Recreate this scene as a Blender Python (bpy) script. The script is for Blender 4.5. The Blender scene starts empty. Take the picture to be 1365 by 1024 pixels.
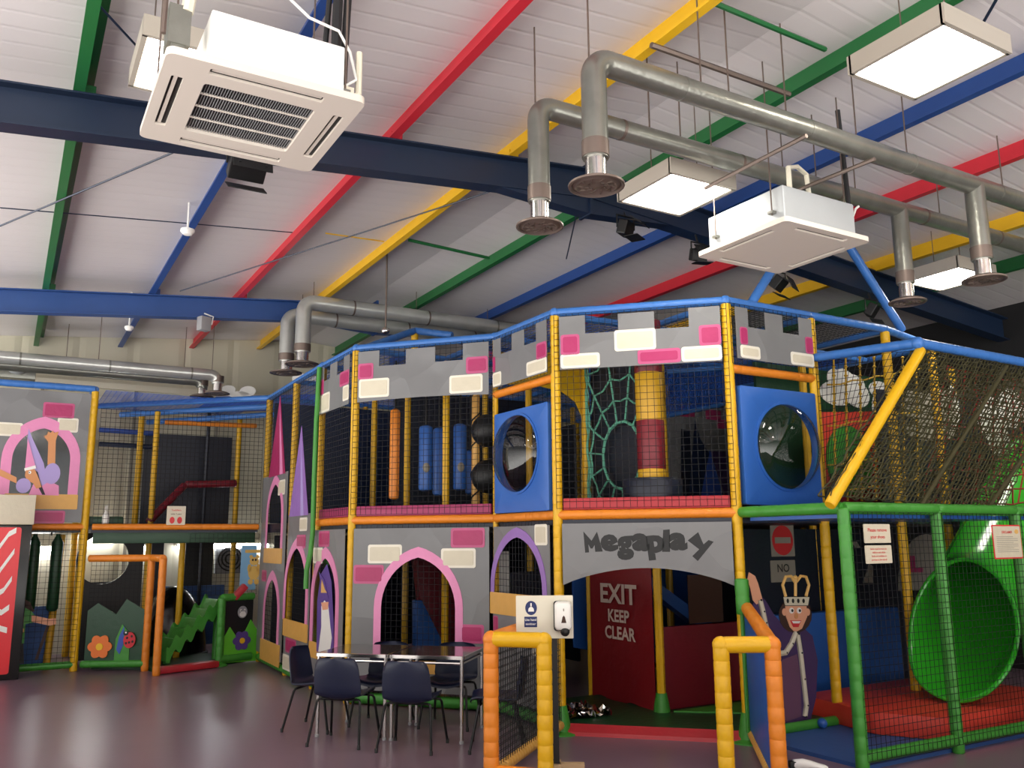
import bpy, bmesh, math, random
from math import sin, cos, pi, radians, sqrt, atan2, hypot
from mathutils import Vector, Matrix
random.seed(7)
SC = bpy.context.scene
COL = SC.collection

# ---------------------------------------------------------------- camera, world, exposure
# room axes: +X runs across the hall (along the rafters), +Y down the hall (along the purlins)
CAM_H = 1.70
FPX, PITCH, ROLL, YAW = 1145.8, 0.18013, -0.00764, 0.529
R0 = Vector((cos(YAW), -sin(YAW), 0)); F0 = Vector((sin(YAW)*cos(PITCH), cos(YAW)*cos(PITCH), sin(PITCH)))
U0 = Vector((-sin(YAW)*sin(PITCH), -cos(YAW)*sin(PITCH), cos(PITCH)))
CR = cos(ROLL)*R0 + sin(ROLL)*U0; CU = -sin(ROLL)*R0 + cos(ROLL)*U0
cam_d = bpy.data.cameras.new('camera'); cam = bpy.data.objects.new('camera', cam_d); COL.objects.link(cam)
m = Matrix.Identity(4)
for i in range(3):
    m[i][0] = CR[i]; m[i][1] = CU[i]; m[i][2] = -F0[i]
m[0][3], m[1][3], m[2][3] = 0, 0, CAM_H
cam.matrix_world = m
cam_d.sensor_width = 36; cam_d.sensor_fit = 'HORIZONTAL'; cam_d.lens = FPX/1365*36
cam_d.clip_start = 0.05; cam_d.clip_end = 100
SC.camera = cam
SC.view_settings.view_transform = 'Standard'; SC.view_settings.look = 'None'
SC.view_settings.gamma = 1; SC.view_settings.use_curve_mapping = False
SC.view_settings.exposure = 0.45
W = bpy.data.worlds.new('hall_ambient'); SC.world = W; W.use_nodes = True       # ambient stand-in for the unbuilt hall, brightened below to lift the ceiling
wn = W.node_tree; bg = wn.nodes['Background']; wtc = wn.nodes.new('ShaderNodeTexCoord'); wsp = wn.nodes.new('ShaderNodeSeparateXYZ'); wmr = wn.nodes.new('ShaderNodeMapRange')
wmr.inputs['From Min'].default_value = -.15; wmr.inputs['From Max'].default_value = .15; wmr.inputs['To Min'].default_value = 3.7; wmr.inputs['To Max'].default_value = .45
wn.links.new(wtc.outputs['Generated'], wsp.inputs[0]); wn.links.new(wsp.outputs['Z'], wmr.inputs['Value']); wn.links.new(wmr.outputs['Result'], bg.inputs[1])
bg.inputs[0].default_value = (1.0, 0.97, 0.93, 1)
LAMP_STRENGTH = 17.0          # ceiling panel diffusers
TUBE_STRENGTH = 30.0           # fluorescent battens under the far deck

def ray(px, py): return CR*((px-682.5)/FPX) + CU*(-(py-512)/FPX) + F0
CAMP = Vector((0, 0, CAM_H))
def onz(px, py, z): d = ray(px, py); return CAMP + d*((z-CAM_H)/d.z)      # measured pixel -> point on a level
def ony(px, py, y): d = ray(px, py); return CAMP + d*(y/d.y)              # ... on a wall across the hall
def onx(px, py, x): d = ray(px, py); return CAMP + d*(x/d.x)              # ... on a wall along the hall

# ---------------------------------------------------------------- materials
def lin(c):
    return tuple((v/255/12.92 if v/255 <= .04045 else ((v/255+.055)/1.055)**2.4) for v in c)
MATS = {}
def mat(name, rgb, rough=.5, metal=0, bump=0, bscale=30, var=0, vscale=6, emit=0, spec=.5, coat=0):
    m = bpy.data.materials.new(name); m.use_nodes = True; nt = m.node_tree; b = nt.nodes['Principled BSDF']
    c = lin(rgb) + (1,)
    b.inputs['Base Color'].default_value = c; b.inputs['Roughness'].default_value = rough
    b.inputs['Metallic'].default_value = metal; b.inputs['Specular IOR Level'].default_value = spec
    if coat: b.inputs['Coat Weight'].default_value = coat
    if emit:
        b.inputs['Emission Color'].default_value = c; b.inputs['Emission Strength'].default_value = emit
    if bump or var:
        tc = nt.nodes.new('ShaderNodeTexCoord')
    if bump:
        n = nt.nodes.new('ShaderNodeTexNoise'); n.inputs['Scale'].default_value = bscale; n.inputs['Detail'].default_value = 3
        bp = nt.nodes.new('ShaderNodeBump'); bp.inputs['Strength'].default_value = bump; bp.inputs['Distance'].default_value = .02
        nt.links.new(tc.outputs['Object'], n.inputs['Vector']); nt.links.new(n.outputs['Fac'], bp.inputs['Height'])
        nt.links.new(bp.outputs['Normal'], b.inputs['Normal'])
    if var:
        n2 = nt.nodes.new('ShaderNodeTexNoise'); n2.inputs['Scale'].default_value = vscale; n2.inputs['Detail'].default_value = 4
        mx = nt.nodes.new('ShaderNodeMix'); mx.data_type = 'RGBA'
        mx.inputs['A'].default_value = tuple(v*(1-var) for v in c[:3]) + (1,)
        mx.inputs['B'].default_value = tuple(min(1, v*(1+var)) for v in c[:3]) + (1,)
        nt.links.new(tc.outputs['Object'], n2.inputs['Vector']); nt.links.new(n2.outputs['Fac'], mx.inputs['Factor'])
        nt.links.new(mx.outputs['Result'], b.inputs['Base Color'])
    MATS[name] = m; return m
vin = dict(rough=.42, bump=.25, bscale=14, var=.10)
mat('yellow', (218, 168, 10), **vin);  mat('orange', (222, 130, 34), **vin)
mat('blue', (58, 112, 184), **vin);   mat('green', (62, 140, 48), **vin)
mat('dark_green', (16, 62, 34), **vin); mat('bright_green', (96, 190, 50), **vin)
mat('grey_vinyl', (116, 116, 117), rough=.4, bump=.5, bscale=2.6, var=.06); MATS['grey_vinyl']
def crumple(m, scale, dist, strength):       # creased sheet: soft facets meeting in folds
    nt = m.node_tree; b = nt.nodes['Principled BSDF']; bp = nt.nodes['Bump']; tc = nt.nodes['Texture Coordinate']
    n = nt.nodes.new('ShaderNodeTexNoise'); n.inputs['Scale'].default_value = 1.3; mx = nt.nodes.new('ShaderNodeMix'); mx.data_type = 'RGBA'; mx.inputs['Factor'].default_value = .25
    v = nt.nodes.new('ShaderNodeTexVoronoi'); v.feature = 'F1'; v.inputs['Scale'].default_value = scale
    nt.links.new(tc.outputs['Object'], n.inputs['Vector']); nt.links.new(tc.outputs['Object'], mx.inputs['A']); nt.links.new(n.outputs['Color'], mx.inputs['B'])
    nt.links.new(mx.outputs['Result'], v.inputs['Vector']); nt.links.new(v.outputs['Distance'], bp.inputs['Height']); bp.inputs['Distance'].default_value = dist; bp.inputs['Strength'].default_value = strength
crumple(MATS['grey_vinyl'], 2.6, .10, .5)
mat('pink', (166, 38, 94), **vin); mat('pink_edge', (186, 78, 124), **vin); mat('cream_edge', (228, 222, 206), **vin);    mat('cream', (208, 199, 176), **vin)
mat('arch_pink', (222, 136, 180), **vin); mat('lavender', (146, 108, 178), **vin)
mat('tan', (216, 164, 82), **vin);     mat('magenta', (160, 40, 92), **vin)
mat('crimson', (176, 38, 48), **vin);  mat('maroon', (118, 22, 36), **vin); mat('sheet_red', (134, 22, 30), rough=.35, bump=.4, bscale=6)
mat('navy', (22, 36, 66), **vin);      mat('panel_blue', (46, 98, 178), rough=.38, bump=.15, bscale=8)
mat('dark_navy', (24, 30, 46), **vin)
mat('net_black', (16, 16, 20), rough=.8); mat('net_olive', (58, 54, 24), rough=.8); mat('net_blue', (40, 100, 210), rough=.7)
mat('rope_teal', (110, 190, 160), rough=.7); mat('rope_yellow', (190, 150, 40), rough=.8); mat('rope_red', (150, 50, 40), rough=.8)
mat('black', (14, 14, 15), rough=.5);  mat('black_gloss', (12, 12, 14), rough=.2)
mat('white', (236, 234, 228), rough=.4); mat('housing', (168, 160, 148), rough=.5); mat('ac_white', (216, 206, 194), rough=.45)
mat('offwhite', (222, 216, 196), rough=.5)
mat('galv', (138, 138, 130), rough=.3, metal=.72, bump=.12, bscale=26, var=.25, vscale=7)
mat('galv_lit', (188, 189, 184), rough=.3, metal=.6, bump=.1, bscale=26, var=.15, vscale=7)  # lighter copy of galv: light on the mid and far ducts put into colour
mat('galv_dark', (120, 106, 98), rough=.45, metal=.7)
mat('galv_box', (176, 180, 182), rough=.5, metal=.35, var=.05)
mat('chrome', (214, 210, 206), rough=.18, metal=1)
mat('steel_navy', (20, 36, 60), rough=.4, var=.12); mat('steel_blue', (34, 70, 130), rough=.42, var=.10)
mat('purlin_red', (196, 34, 50), rough=.42, var=.08); mat('purlin_yellow', (226, 178, 22), rough=.42, var=.08)
mat('purlin_green', (24, 98, 48), rough=.42, var=.08); mat('purlin_blue', (28, 66, 132), rough=.4, var=.1)
mat('chair_navy', (20, 28, 54), rough=.38); mat('chair_leg', (14, 14, 16), rough=.35, metal=.3)
mat('table_top', (74, 64, 62), rough=.12, coat=.3); mat('wood', (188, 158, 120), rough=.6, var=.15)
mat('skin', (226, 162, 128), rough=.5); mat('skin_tan', (208, 142, 90), rough=.5)
mat('purple', (88, 62, 140), rough=.5, bump=.1); mat('deep_purple', (64, 42, 88), rough=.5); mat('lilac', (168, 150, 205), rough=.5)
mat('plum', (102, 66, 92), rough=.5); mat('hair', (58, 32, 22), rough=.6); mat('gold', (222, 176, 100), rough=.45)
mat('brown', (64, 36, 22), rough=.6); mat('flower_orange', (232, 120, 48), rough=.5); mat('flower_yellow', (240, 190, 30), rough=.5)
mat('bug_red', (200, 40, 50), rough=.5); mat('leaf_blue', (52, 84, 170), rough=.5); mat('grey_face', (150, 150, 152), rough=.6)
mat('slide_green', (52, 176, 38), rough=.22, coat=.4); mat('mat_red', (206, 62, 44), rough=.5, bump=.3, bscale=14)
mat('mat_blue', (46, 82, 140), rough=.6, var=.1); mat('cola_red', (226, 34, 44), rough=.25)
mat('poster_blue', (110, 160, 196), rough=.5); mat('bear', (206, 168, 84), rough=.6); mat('sign_red', (206, 44, 50), rough=.5)
mat('sign_navy', (20, 36, 92), rough=.5); mat('dull_white', (150, 144, 132), rough=.6); mat('letter', (214, 190, 176), rough=.6)  # dull_white darkened: shade on the inner signs put into the colour
mat('foil', (200, 200, 198), rough=.14, metal=1); mat('grey_plastic', (140, 140, 142), rough=.5)
mat('roller_yellow', (204, 156, 30), **vin); mat('pipe_black', (26, 26, 28), rough=.6)

m = mat('lamp', (255, 250, 238), emit=LAMP_STRENGTH); m = mat('tube', (250, 252, 255), emit=TUBE_STRENGTH)

# clear acrylic / clear vinyl: mostly transmits, reflects at a glance
def clear(name, tint, lo, rough=.03):
    m = bpy.data.materials.new(name); m.use_nodes = True; nt = m.node_tree; nt.nodes.clear()
    o = nt.nodes.new('ShaderNodeOutputMaterial'); t = nt.nodes.new('ShaderNodeBsdfTransparent'); g = nt.nodes.new('ShaderNodeBsdfGlossy')
    g.inputs['Roughness'].default_value = rough; t.inputs['Color'].default_value = tint
    lw = nt.nodes.new('ShaderNodeLayerWeight'); lw.inputs['Blend'].default_value = .25
    mp = nt.nodes.new('ShaderNodeMapRange'); mp.inputs['To Min'].default_value = lo; mp.inputs['To Max'].default_value = .5
    mx = nt.nodes.new('ShaderNodeMixShader')
    nt.links.new(lw.outputs['Fresnel'], mp.inputs['Value']); nt.links.new(mp.outputs['Result'], mx.inputs['Fac'])
    nt.links.new(t.outputs[0], mx.inputs[1]); nt.links.new(g.outputs[0], mx.inputs[2]); nt.links.new(mx.outputs[0], o.inputs['Surface'])
    MATS[name] = m
clear('acrylic', (.72, .73, .72, 1), .05); clear('clear_vinyl', (.86, .88, .88, 1), .03, .08)

# floor: glossy purple-grey vinyl
m = mat('floor_vinyl', (116, 95, 108), rough=.3, var=.10, vscale=1.3, bump=.04, bscale=3)
# ceiling: ribbed liner sheet
def ribbed(name, rgb, axis, freq, rough=.5, depth=.25, dirt=.12):
    m = mat(name, rgb, rough=rough, var=dirt, vscale=.7); nt = m.node_tree; b = nt.nodes['Principled BSDF']
    tc = nt.nodes.new('ShaderNodeTexCoord'); sp = nt.nodes.new('ShaderNodeSeparateXYZ'); nt.links.new(tc.outputs['Object'], sp.inputs[0])
    mu = nt.nodes.new('ShaderNodeMath'); mu.operation = 'MULTIPLY'; mu.inputs[1].default_value = freq
    nt.links.new(sp.outputs[axis], mu.inputs[0])
    fr = nt.nodes.new('ShaderNodeMath'); fr.operation = 'FRACT'; nt.links.new(mu.outputs[0], fr.inputs[0])
    rp = nt.nodes.new('ShaderNodeValToRGB'); e = rp.color_ramp.elements
    e[0].position = 0; e[0].color = (0, 0, 0, 1); e[1].position = .12; e[1].color = (1, 1, 1, 1)
    x = e.new(.88); x.color = (1, 1, 1, 1); x = e.new(1); x.color = (0, 0, 0, 1)
    nt.links.new(fr.outputs[0], rp.inputs[0])
    bp = nt.nodes.new('ShaderNodeBump'); bp.inputs['Strength'].default_value = depth; bp.inputs['Distance'].default_value = .03
    nt.links.new(rp.outputs['Color'], bp.inputs['Height']); nt.links.new(bp.outputs['Normal'], b.inputs['Normal'])
ribbed('ceiling_sheet', (214, 208, 208), 'Y', 5.0, depth=.13); ribbed('wall_sheet', (206, 200, 178), 'X', 1.2, depth=.5)
mat('wall_dark', (22, 22, 24), rough=.7, var=.2); mat('wall_brown', (96, 92, 84), rough=.7, var=.1)

# ---------------------------------------------------------------- mesh builder
class MB:
    def __init__(s): s.v = []; s.f = []; s.m = []; s.g = []
    def add(s, vs, fs, m):
        o = len(s.v); s.g.append((o, len(s.f))); s.v += [Vector(v) for v in vs]; s.f += [tuple(i+o for i in f) for f in fs]; s.m += [m]*len(fs); return s
    def box(s, c, size, m, rz=0, M=None):
        c = Vector(c); hx, hy, hz = (k/2 for k in size); ca, sa = cos(rz), sin(rz); vs = []
        for x in (-hx, hx):
            for y in (-hy, hy):
                for z in (-hz, hz):
                    p = Vector((x, y, z))
                    p = (M @ p) if M else Vector((x*ca-y*sa, x*sa+y*ca, z)); vs.append(c+p)
        return s.add(vs, [(0,1,3,2),(4,6,7,5),(0,4,5,1),(2,3,7,6),(0,2,6,4),(1,5,7,3)], m)
    def rings(s, rings, m, closed=False, cap=True):
        n = len(rings[0]); vs = [p for r in rings for p in r]; fs = []
        for i in range(len(rings)-1):
            for j in range(n):
                k = (j+1) % n; fs.append((i*n+j, i*n+k, (i+1)*n+k, (i+1)*n+j))
        if cap:
            fs.append(tuple(range(n-1, -1, -1))); fs.append(tuple((len(rings)-1)*n+j for j in range(n)))
        return s.add(vs, fs, m)
    def tube(s, pts, r, m, n=8, cap=True):
        pts = [Vector(p) for p in pts]; rs = r if isinstance(r, (list, tuple)) else [r]*len(pts)
        rings = []; prev = None
        for i, p in enumerate(pts):
            t = (pts[min(i+1, len(pts)-1)] - pts[max(i-1, 0)]).normalized()
            if prev is None:
                a = Vector((0, 0, 1)) if abs(t.z) < .9 else Vector((1, 0, 0)); u = t.cross(a).normalized()
            else:
                u = (prev - t*prev.dot(t)); u = u.normalized() if u.length > 1e-6 else prev
            prev = u; w = t.cross(u)
            rings.append([p + (u*cos(2*pi*j/n) + w*sin(2*pi*j/n))*rs[i] for j in range(n)])
        return s.rings(rings, m, cap=cap)
    def pad(s, a, b, r, m, seg=.115, n=10, end=1.0):          # foam sleeve bound with tape
        a = Vector(a); b = Vector(b); L = (b-a).length; k = max(1, round(L/seg)); pts = []; rs = []
        for i in range(k):
            for t, q in ((0, .95), (.08, 1), (.5, 1.005), (.92, 1)):
                if i == 0 and t == 0: q = .85
                pts.append(a + (b-a)*((i+t)/k)); rs.append(r*q*random.uniform(.985, 1.015))
        pts.append(b); rs.append(r*.8)
        return s.tube(pts, rs, m, n)
    def lathe(s, c, prof, m, n=24, axis=None, cap=True):
        c = Vector(c); ax = Vector(axis or (0, 0, 1)).normalized()
        u = ax.orthogonal().normalized(); w = ax.cross(u)
        return s.rings([[c + ax*z + (u*cos(2*pi*j/n)+w*sin(2*pi*j/n))*max(r, 1e-4) for j in range(n)] for r, z in prof], m, cap=cap)
    def ball(s, c, r, m, n=12):
        rs = r if isinstance(r, (tuple, list)) else (r, r, r); k = n//2; rings = []
        for i in range(k+1):
            a = pi*i/k
            rings.append([Vector((c[0]+rs[0]*max(sin(a), .01)*cos(2*pi*j/n), c[1]+rs[1]*max(sin(a), .01)*sin(2*pi*j/n), c[2]+rs[2]*cos(a))) for j in range(n)])
        return s.rings(rings, m)
    def pieces(s, name, parent=None, **kw):                   # every piece added becomes an object of its own
        out = []; g = s.g+[(len(s.v), len(s.f))]
        for (v0, f0), (v1, f1) in zip(g, g[1:]):
            q = MB(); q.v = s.v[v0:v1]; q.f = [tuple(i-v0 for i in f) for f in s.f[f0:f1]]; q.m = s.m[f0:f1]; out.append(q.build(name, parent, **kw))
        return out
    def build(s, name, parent=None, smooth=True, bevel=0, angle=38):
        off = Vector(parent['_o']) if parent is not None and '_o' in parent else Vector((0, 0, 0))
        me = bpy.data.meshes.new(name); me.from_pydata([v-off for v in s.v], [], s.f)
        names = []
        for k in s.m:
            if k not in names: names.append(k)
        for k in names: me.materials.append(MATS[k])
        idx = {k: i for i, k in enumerate(names)}
        me.polygons.foreach_set('material_index', [idx[k] for k in s.m])
        bm = bmesh.new(); bm.from_mesh(me); bmesh.ops.recalc_face_normals(bm, faces=bm.faces)
        if bevel:
            es = [e for e in bm.edges if len(e.link_faces) == 2 and e.calc_face_angle(0) > .6]
            bmesh.ops.bevel(bm, geom=es, offset=bevel, segments=2, affect='EDGES', profile=.6)
        bm.to_mesh(me); bm.free()
        if smooth:
            me.shade_smooth(); me.set_sharp_from_angle(angle=radians(angle))
        o = bpy.data.objects.new(name, me); COL.objects.link(o)
        if parent is not None: o.parent = parent; o['_o'] = tuple(off)
        return o

def tag(o, label, cat, group=None):
    o['label'] = label; o['category'] = cat
    if group: o['group'] = group
    return o
def thing(name, label, cat, loc=(0, 0, 0), group=None):
    o = bpy.data.objects.new(name, None); COL.objects.link(o); o.location = loc; o['_o'] = tuple(loc); o.empty_display_size = .1
    return tag(o, label, cat, group)
def struct(o): o['kind'] = 'structure'; return o
def copy_tree(o, parent=None):
    c = o.copy(); COL.objects.link(c)
    if parent is not None: c.parent = parent
    for ch in list(o.children): copy_tree(ch, c)
    return c

# a flat upright face between two floor points; u runs from P to Q, v is height, n points outward
class Face:
    def __init__(s, P, Q, z0=0.0, out=None, tilt=None):
        s.o = Vector((P[0], P[1], z0)); d = Vector((Q[0]-P[0], Q[1]-P[1], 0)); s.w = d.length; s.u = d.normalized(); s.v = Vector((0, 0, 1))
        s.n = s.u.cross(s.v)
        if (Vector((0, 0, 0))-s.o).dot(s.n) < 0 and out is None: s.n = -s.n
    def at(s, u, v, d=0): return s.o + s.u*u + s.v*v + s.n*d
    def px(s, px, py):
        d = ray(px, py); t = (s.o-CAMP).dot(s.n)/d.dot(s.n); p = CAMP+d*t-s.o
        return (p.dot(s.u), p.dot(s.v))
    def rect(s, x0, y0, x1, y1):            # measured picture rectangle -> rectangle on the face
        a = s.px(x0, (y0+y1)/2)[0]; b = s.px(x1, (y0+y1)/2)[0]; c = s.px((x0+x1)/2, y1)[1]; d = s.px((x0+x1)/2, y0)[1]
        return (min(a, b), min(c, d), max(a, b), max(c, d))

def prism(mb, face, loops, d0, d1, m):      # outer loop + holes in face coordinates, filled and given thickness d0..d1
    bm = bmesh.new()
    for lp in loops:
        vs = [bm.verts.new((p[0], p[1], 0)) for p in lp]
        for i in range(len(vs)): bm.edges.new((vs[i], vs[(i+1) % len(vs)]))
    bmesh.ops.triangle_fill(bm, use_beauty=True, use_dissolve=False, edges=bm.edges[:], normal=(0, 0, 1))
    bm.verts.index_update(); pv = [(v.co.x, v.co.y) for v in bm.verts]; fs = [[v.index for v in f.verts] for f in bm.faces]
    bd = [(e.verts[0].index, e.verts[1].index) for e in bm.edges if len(e.link_faces) == 1]; bm.free()
    n = len(pv); vs = [face.at(a, b, d1) for a, b in pv] + [face.at(a, b, d0) for a, b in pv]
    return mb.add(vs, [tuple(f) for f in fs] + [tuple(i+n for i in reversed(f)) for f in fs] + [(a, b, b+n, a+n) for a, b in bd], m)
def rr(x0, y0, x1, y1, r=None, n=4):        # rounded rectangle loop
    r = min(r if r is not None else .02, (x1-x0)/2.01, (y1-y0)/2.01); out = []
    for cx, cy, a0 in ((x1-r, y1-r, 0), (x0+r, y1-r, 90), (x0+r, y0+r, 180), (x1-r, y0+r, 270)):
        for i in range(n+1):
            a = radians(a0+90*i/n); out.append((cx+r*cos(a), cy+r*sin(a)))
    return out
def ell(cx, cy, rx, ry, n=24, a0=0, a1=2*pi):
    full = abs(a1-a0-2*pi) < 1e-6; k = n if full else n+1
    return [(cx+rx*cos(a0+(a1-a0)*i/n), cy+ry*sin(a0+(a1-a0)*i/n)) for i in range(k)]
def gothic(x0, x1, y0, ys, yt, n=10):       # pointed arch loop: straight legs to ys, two arcs meeting in a point at yt
    c = (x0+x1)/2; a = (x1-x0)/2; h = max(yt-ys, a*1.001); R = (h*h+a*a)/(2*a); th = math.asin(min(1, h/R)); L = [(x0, y0), (x1, y0)]
    for i in range(n+1): t = th*i/n; L.append((x1-R+R*cos(t), ys+R*sin(t)))
    for i in range(n-1, -1, -1): t = th*i/n; L.append((x0+R-R*cos(t), ys+R*sin(t)))
    return L
def net(mb, face, u0, v0, u1, v1, m='net_black', cell=.06, r=.0028, d=.05, clip=None):
    def line(a, b):
        a = Vector(a); b = Vector(b); t = (b-a).normalized(); x = t.cross(face.n).normalized()
        vs = []
        for p in (a, b):
            for k in range(3):
                an = 2*pi*k/3; vs.append(p + x*r*cos(an) + face.n*r*sin(an))
        mb.add(vs, [(0, 1, 4, 3), (1, 2, 5, 4), (2, 0, 3, 5)], m)
    nu = max(1, round((u1-u0)/cell)); nv = max(1, round((v1-v0)/cell))
    for i in range(nu+1):
        u = u0+(u1-u0)*i/nu; line(face.at(u, v0, d), face.at(u+random.uniform(-.006, .006), v1, d))
    for i in range(nv+1):
        v = v0+(v1-v0)*i/nv; line(face.at(u0, v, d), face.at(u1, v+random.uniform(-.006, .006), d))
    return mb
_dg = None
def text(mb, face, s, cu, cv, h, m, d0=.004, d1=.008, bold=0., rot=0, sx=1., shear=0):
    cd = bpy.data.curves.new('t', 'FONT'); cd.body = s; cd.align_x = 'CENTER'; cd.align_y = 'CENTER'; cd.size = 1; cd.offset = bold; cd.shear = shear
    cd.resolution_u = 3; cd.space_line = .95
    o = bpy.data.objects.new('t', cd); COL.objects.link(o); dg = bpy.context.evaluated_depsgraph_get(); me = bpy.data.meshes.new_from_object(o.evaluated_get(dg))
    k = h/.73; c, sn = cos(rot), sin(rot)
    pts = [((v.co.x*sx*c - v.co.y*sn)*k+cu, (v.co.x*sx*sn + v.co.y*c)*k+cv) for v in me.vertices]
    mb.add([face.at(a, b, d1) for a, b in pts], [tuple(p.vertices) for p in me.polygons], m)
    bpy.data.objects.remove(o); bpy.data.curves.remove(cd); bpy.data.meshes.remove(me)
    return mb
# ================================================================ the hall
RIDGE_X, RIDGE_Z, SLOPE = 4.65, 5.28, 0.092
XL, XR, YB, YN = -4.6, 11.6, 15.7, -8.0
def zr(x): return RIDGE_Z - SLOPE*abs(x-RIDGE_X)          # top of the rafters
def onroof(px, py, off=0.0):                               # measured pixel -> point under the roof sheet
    d = ray(px, py); t = 3.0
    for _ in range(60):
        p = CAMP+d*t; t += (zr(p.x)+off-p.z)/(d.z+SLOPE*abs(d.x))*.6
    return CAMP+d*t
struct(MB().box(((-3.4+XR)/2, (YB-2.6)/2, -.05), (XR+3.4, YB+2.6, .1), 'floor_vinyl').build('floor', smooth=False))
mb = MB()
PURLIN_H = .17
for xa, xb in ((XL, RIDGE_X), (RIDGE_X, XR)):
    za, zb = zr(xa)+PURLIN_H, zr(xb)+PURLIN_H
    mb.add([(xa, YN, za), (xb, YN, zb), (xb, YB, zb), (xa, YB, za), (xa, YN, za+.12), (xb, YN, zb+.12), (xb, YB, zb+.12), (xa, YB, za+.12)],
           [(0,3,2,1),(4,5,6,7),(0,1,5,4),(1,2,6,5),(2,3,7,6),(3,0,4,7)], 'ceiling_sheet')
struct(mb.build('ceiling', smooth=False))
def wall_poly(name, y0, y1, m):
    mb = MB(); pts = [(XL, 0), (XR, 0), (XR, zr(XR)+PURLIN_H), (RIDGE_X, RIDGE_Z+PURLIN_H), (XL, zr(XL)+PURLIN_H)]; n = 5
    mb.add([(x, y0, z) for x, z in pts]+[(x, y1, z) for x, z in pts], [tuple(range(n)), tuple(range(2*n-1, n-1, -1))]+[(i, (i+1) % n, n+(i+1) % n, n+i) for i in range(n)], m)
    return struct(mb.build(name, smooth=False))
wall_poly('wall_back', YB, YB+.15, 'wall_sheet')
struct(MB().box((XR+.08, (YB+YN)/2, 2.6), (.16, YB-YN, 5.2), 'wall_dark').build('wall_right', smooth=False))
# lining boards and capping on the back wall
mb = MB(); mb.box((3.3, YB-.04, 4.30), (15.6, .08, .10), 'offwhite')
for x in (-1.2, .35, 1.75, 3.1, 4.6): mb.box((x, YB-.02, 2.2), (.05, .04, 4.2), 'dull_white')
struct(mb.build('trim_1', smooth=False))
struct(MB().box((1.05, YB-.05, 3.75), (.95, .07, .72), 'offwhite').build('trim_2', smooth=False, bevel=.005))
struct(MB().box((XR-.03, 6.3, 2.9), (.06, 6.0, 1.7), 'wall_brown').build('trim_3', smooth=False))

# ---- purlins along the hall
for colr, ang, pos in (('green', 85.93, 'leftmost green roof purlin running down the hall on the left'),
                       ('blue', 66.3, 'left blue roof purlin running behind the big ceiling cassette'),
                       ('red', 52.9, 'long red roof purlin left of the ridge between blue and yellow ones'),
                       ('yellow', 43.3, 'long yellow roof purlin passing above the pair of elbowed ducts'),
                       ('green', 34.6, 'green roof purlin crossing behind the elbowed ducts at the ridge'),
                       ('blue', 28.9, 'right blue roof purlin below the large lit panel on the right'),
                       ('red', 24.2, 'red roof purlin on the right behind the smaller cassette unit'),
                       ('yellow', 20.1, 'yellow roof purlin at far right below the red one'),
                       ('green', 17.5, 'lowest green roof purlin at far right near the dark wall')):
    q = 3.0
    for _ in range(40): q = (zr(q)+.085-CAM_H)/math.tan(radians(ang))
    z0 = zr(q); mb = MB()
    # zed section swept down the hall
    w, h, t, lp = .062, PURLIN_H, .014, .022; x = q
    sec = [(x-t/2-w, z0), (x+t/2, z0), (x+t/2, z0+h-t), (x+t/2+w, z0+h-t), (x+t/2+w, z0+h), (x-t/2, z0+h), (x-t/2, z0+t), (x-t/2-w+t, z0+t), (x-t/2-w+t, z0+lp), (x-t/2-w, z0+lp)]
    mb.rings([[Vector((a, YN, b)) for a, b in sec], [Vector((a, YB, b)) for a, b in sec]], 'purlin_'+colr)
    o = mb.build('roof_purlin', smooth=False); tag(o, pos, 'roof beam', 'coloured roof purlins')
    for y in (6.5, 12.1):
        MB().box((q+.03, y, z0+.05), (.10, .012, .10), 'purlin_'+colr).build('cleat', o, smooth=False)

# ---- rafters across the hall
def rafter(y, name_label, mname, dep=.31):
    t = thing('roof_rafter', name_label, 'roof beam', (RIDGE_X, y, RIDGE_Z), 'steel portal rafters')
    for nm, xa, xb in (('beam', XL, RIDGE_X), ('beam', RIDGE_X, XR)):
        mb = MB(); fw, ft, wt = .17, .014, .012
        sec = [(-fw/2, 0), (fw/2, 0), (fw/2, -ft), (wt/2, -ft), (wt/2, -dep+ft), (fw/2, -dep+ft), (fw/2, -dep), (-fw/2, -dep), (-fw/2, -dep+ft), (-wt/2, -dep+ft), (-wt/2, -ft), (-fw/2, -ft)]
        mb.rings([[Vector((x, y+a, zr(x)+b)) for a, b in sec] for x in (xa, xb)], mname)
        mb.build(nm, t, smooth=False)
    # haunch plates at the ridge
    mb = MB(); hz = RIDGE_Z
    for sx in (-1, 1):
        pts = [(RIDGE_X, hz-dep), (RIDGE_X+sx*1.0, hz-dep-.092), (RIDGE_X, hz-dep-.16)]
        mb.add([(x, y-.07, z) for x, z in pts]+[(x, y+.07, z) for x, z in pts], [(0, 1, 2), (5, 4, 3), (0, 1, 4, 3), (1, 2, 5, 4), (2, 0, 3, 5)], mname)
    mb.box((RIDGE_X, y, hz-dep/2-.06), (.03, .2, dep+.22), mname)
    mb.build('ridge_haunch', t, smooth=False)
rafter(6.5, 'near navy steel rafter crossing the hall behind the big cassette', 'steel_navy')
rafter(12.1, 'far blue steel rafter crossing the hall above the castle tower', 'steel_blue', .30)

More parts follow.
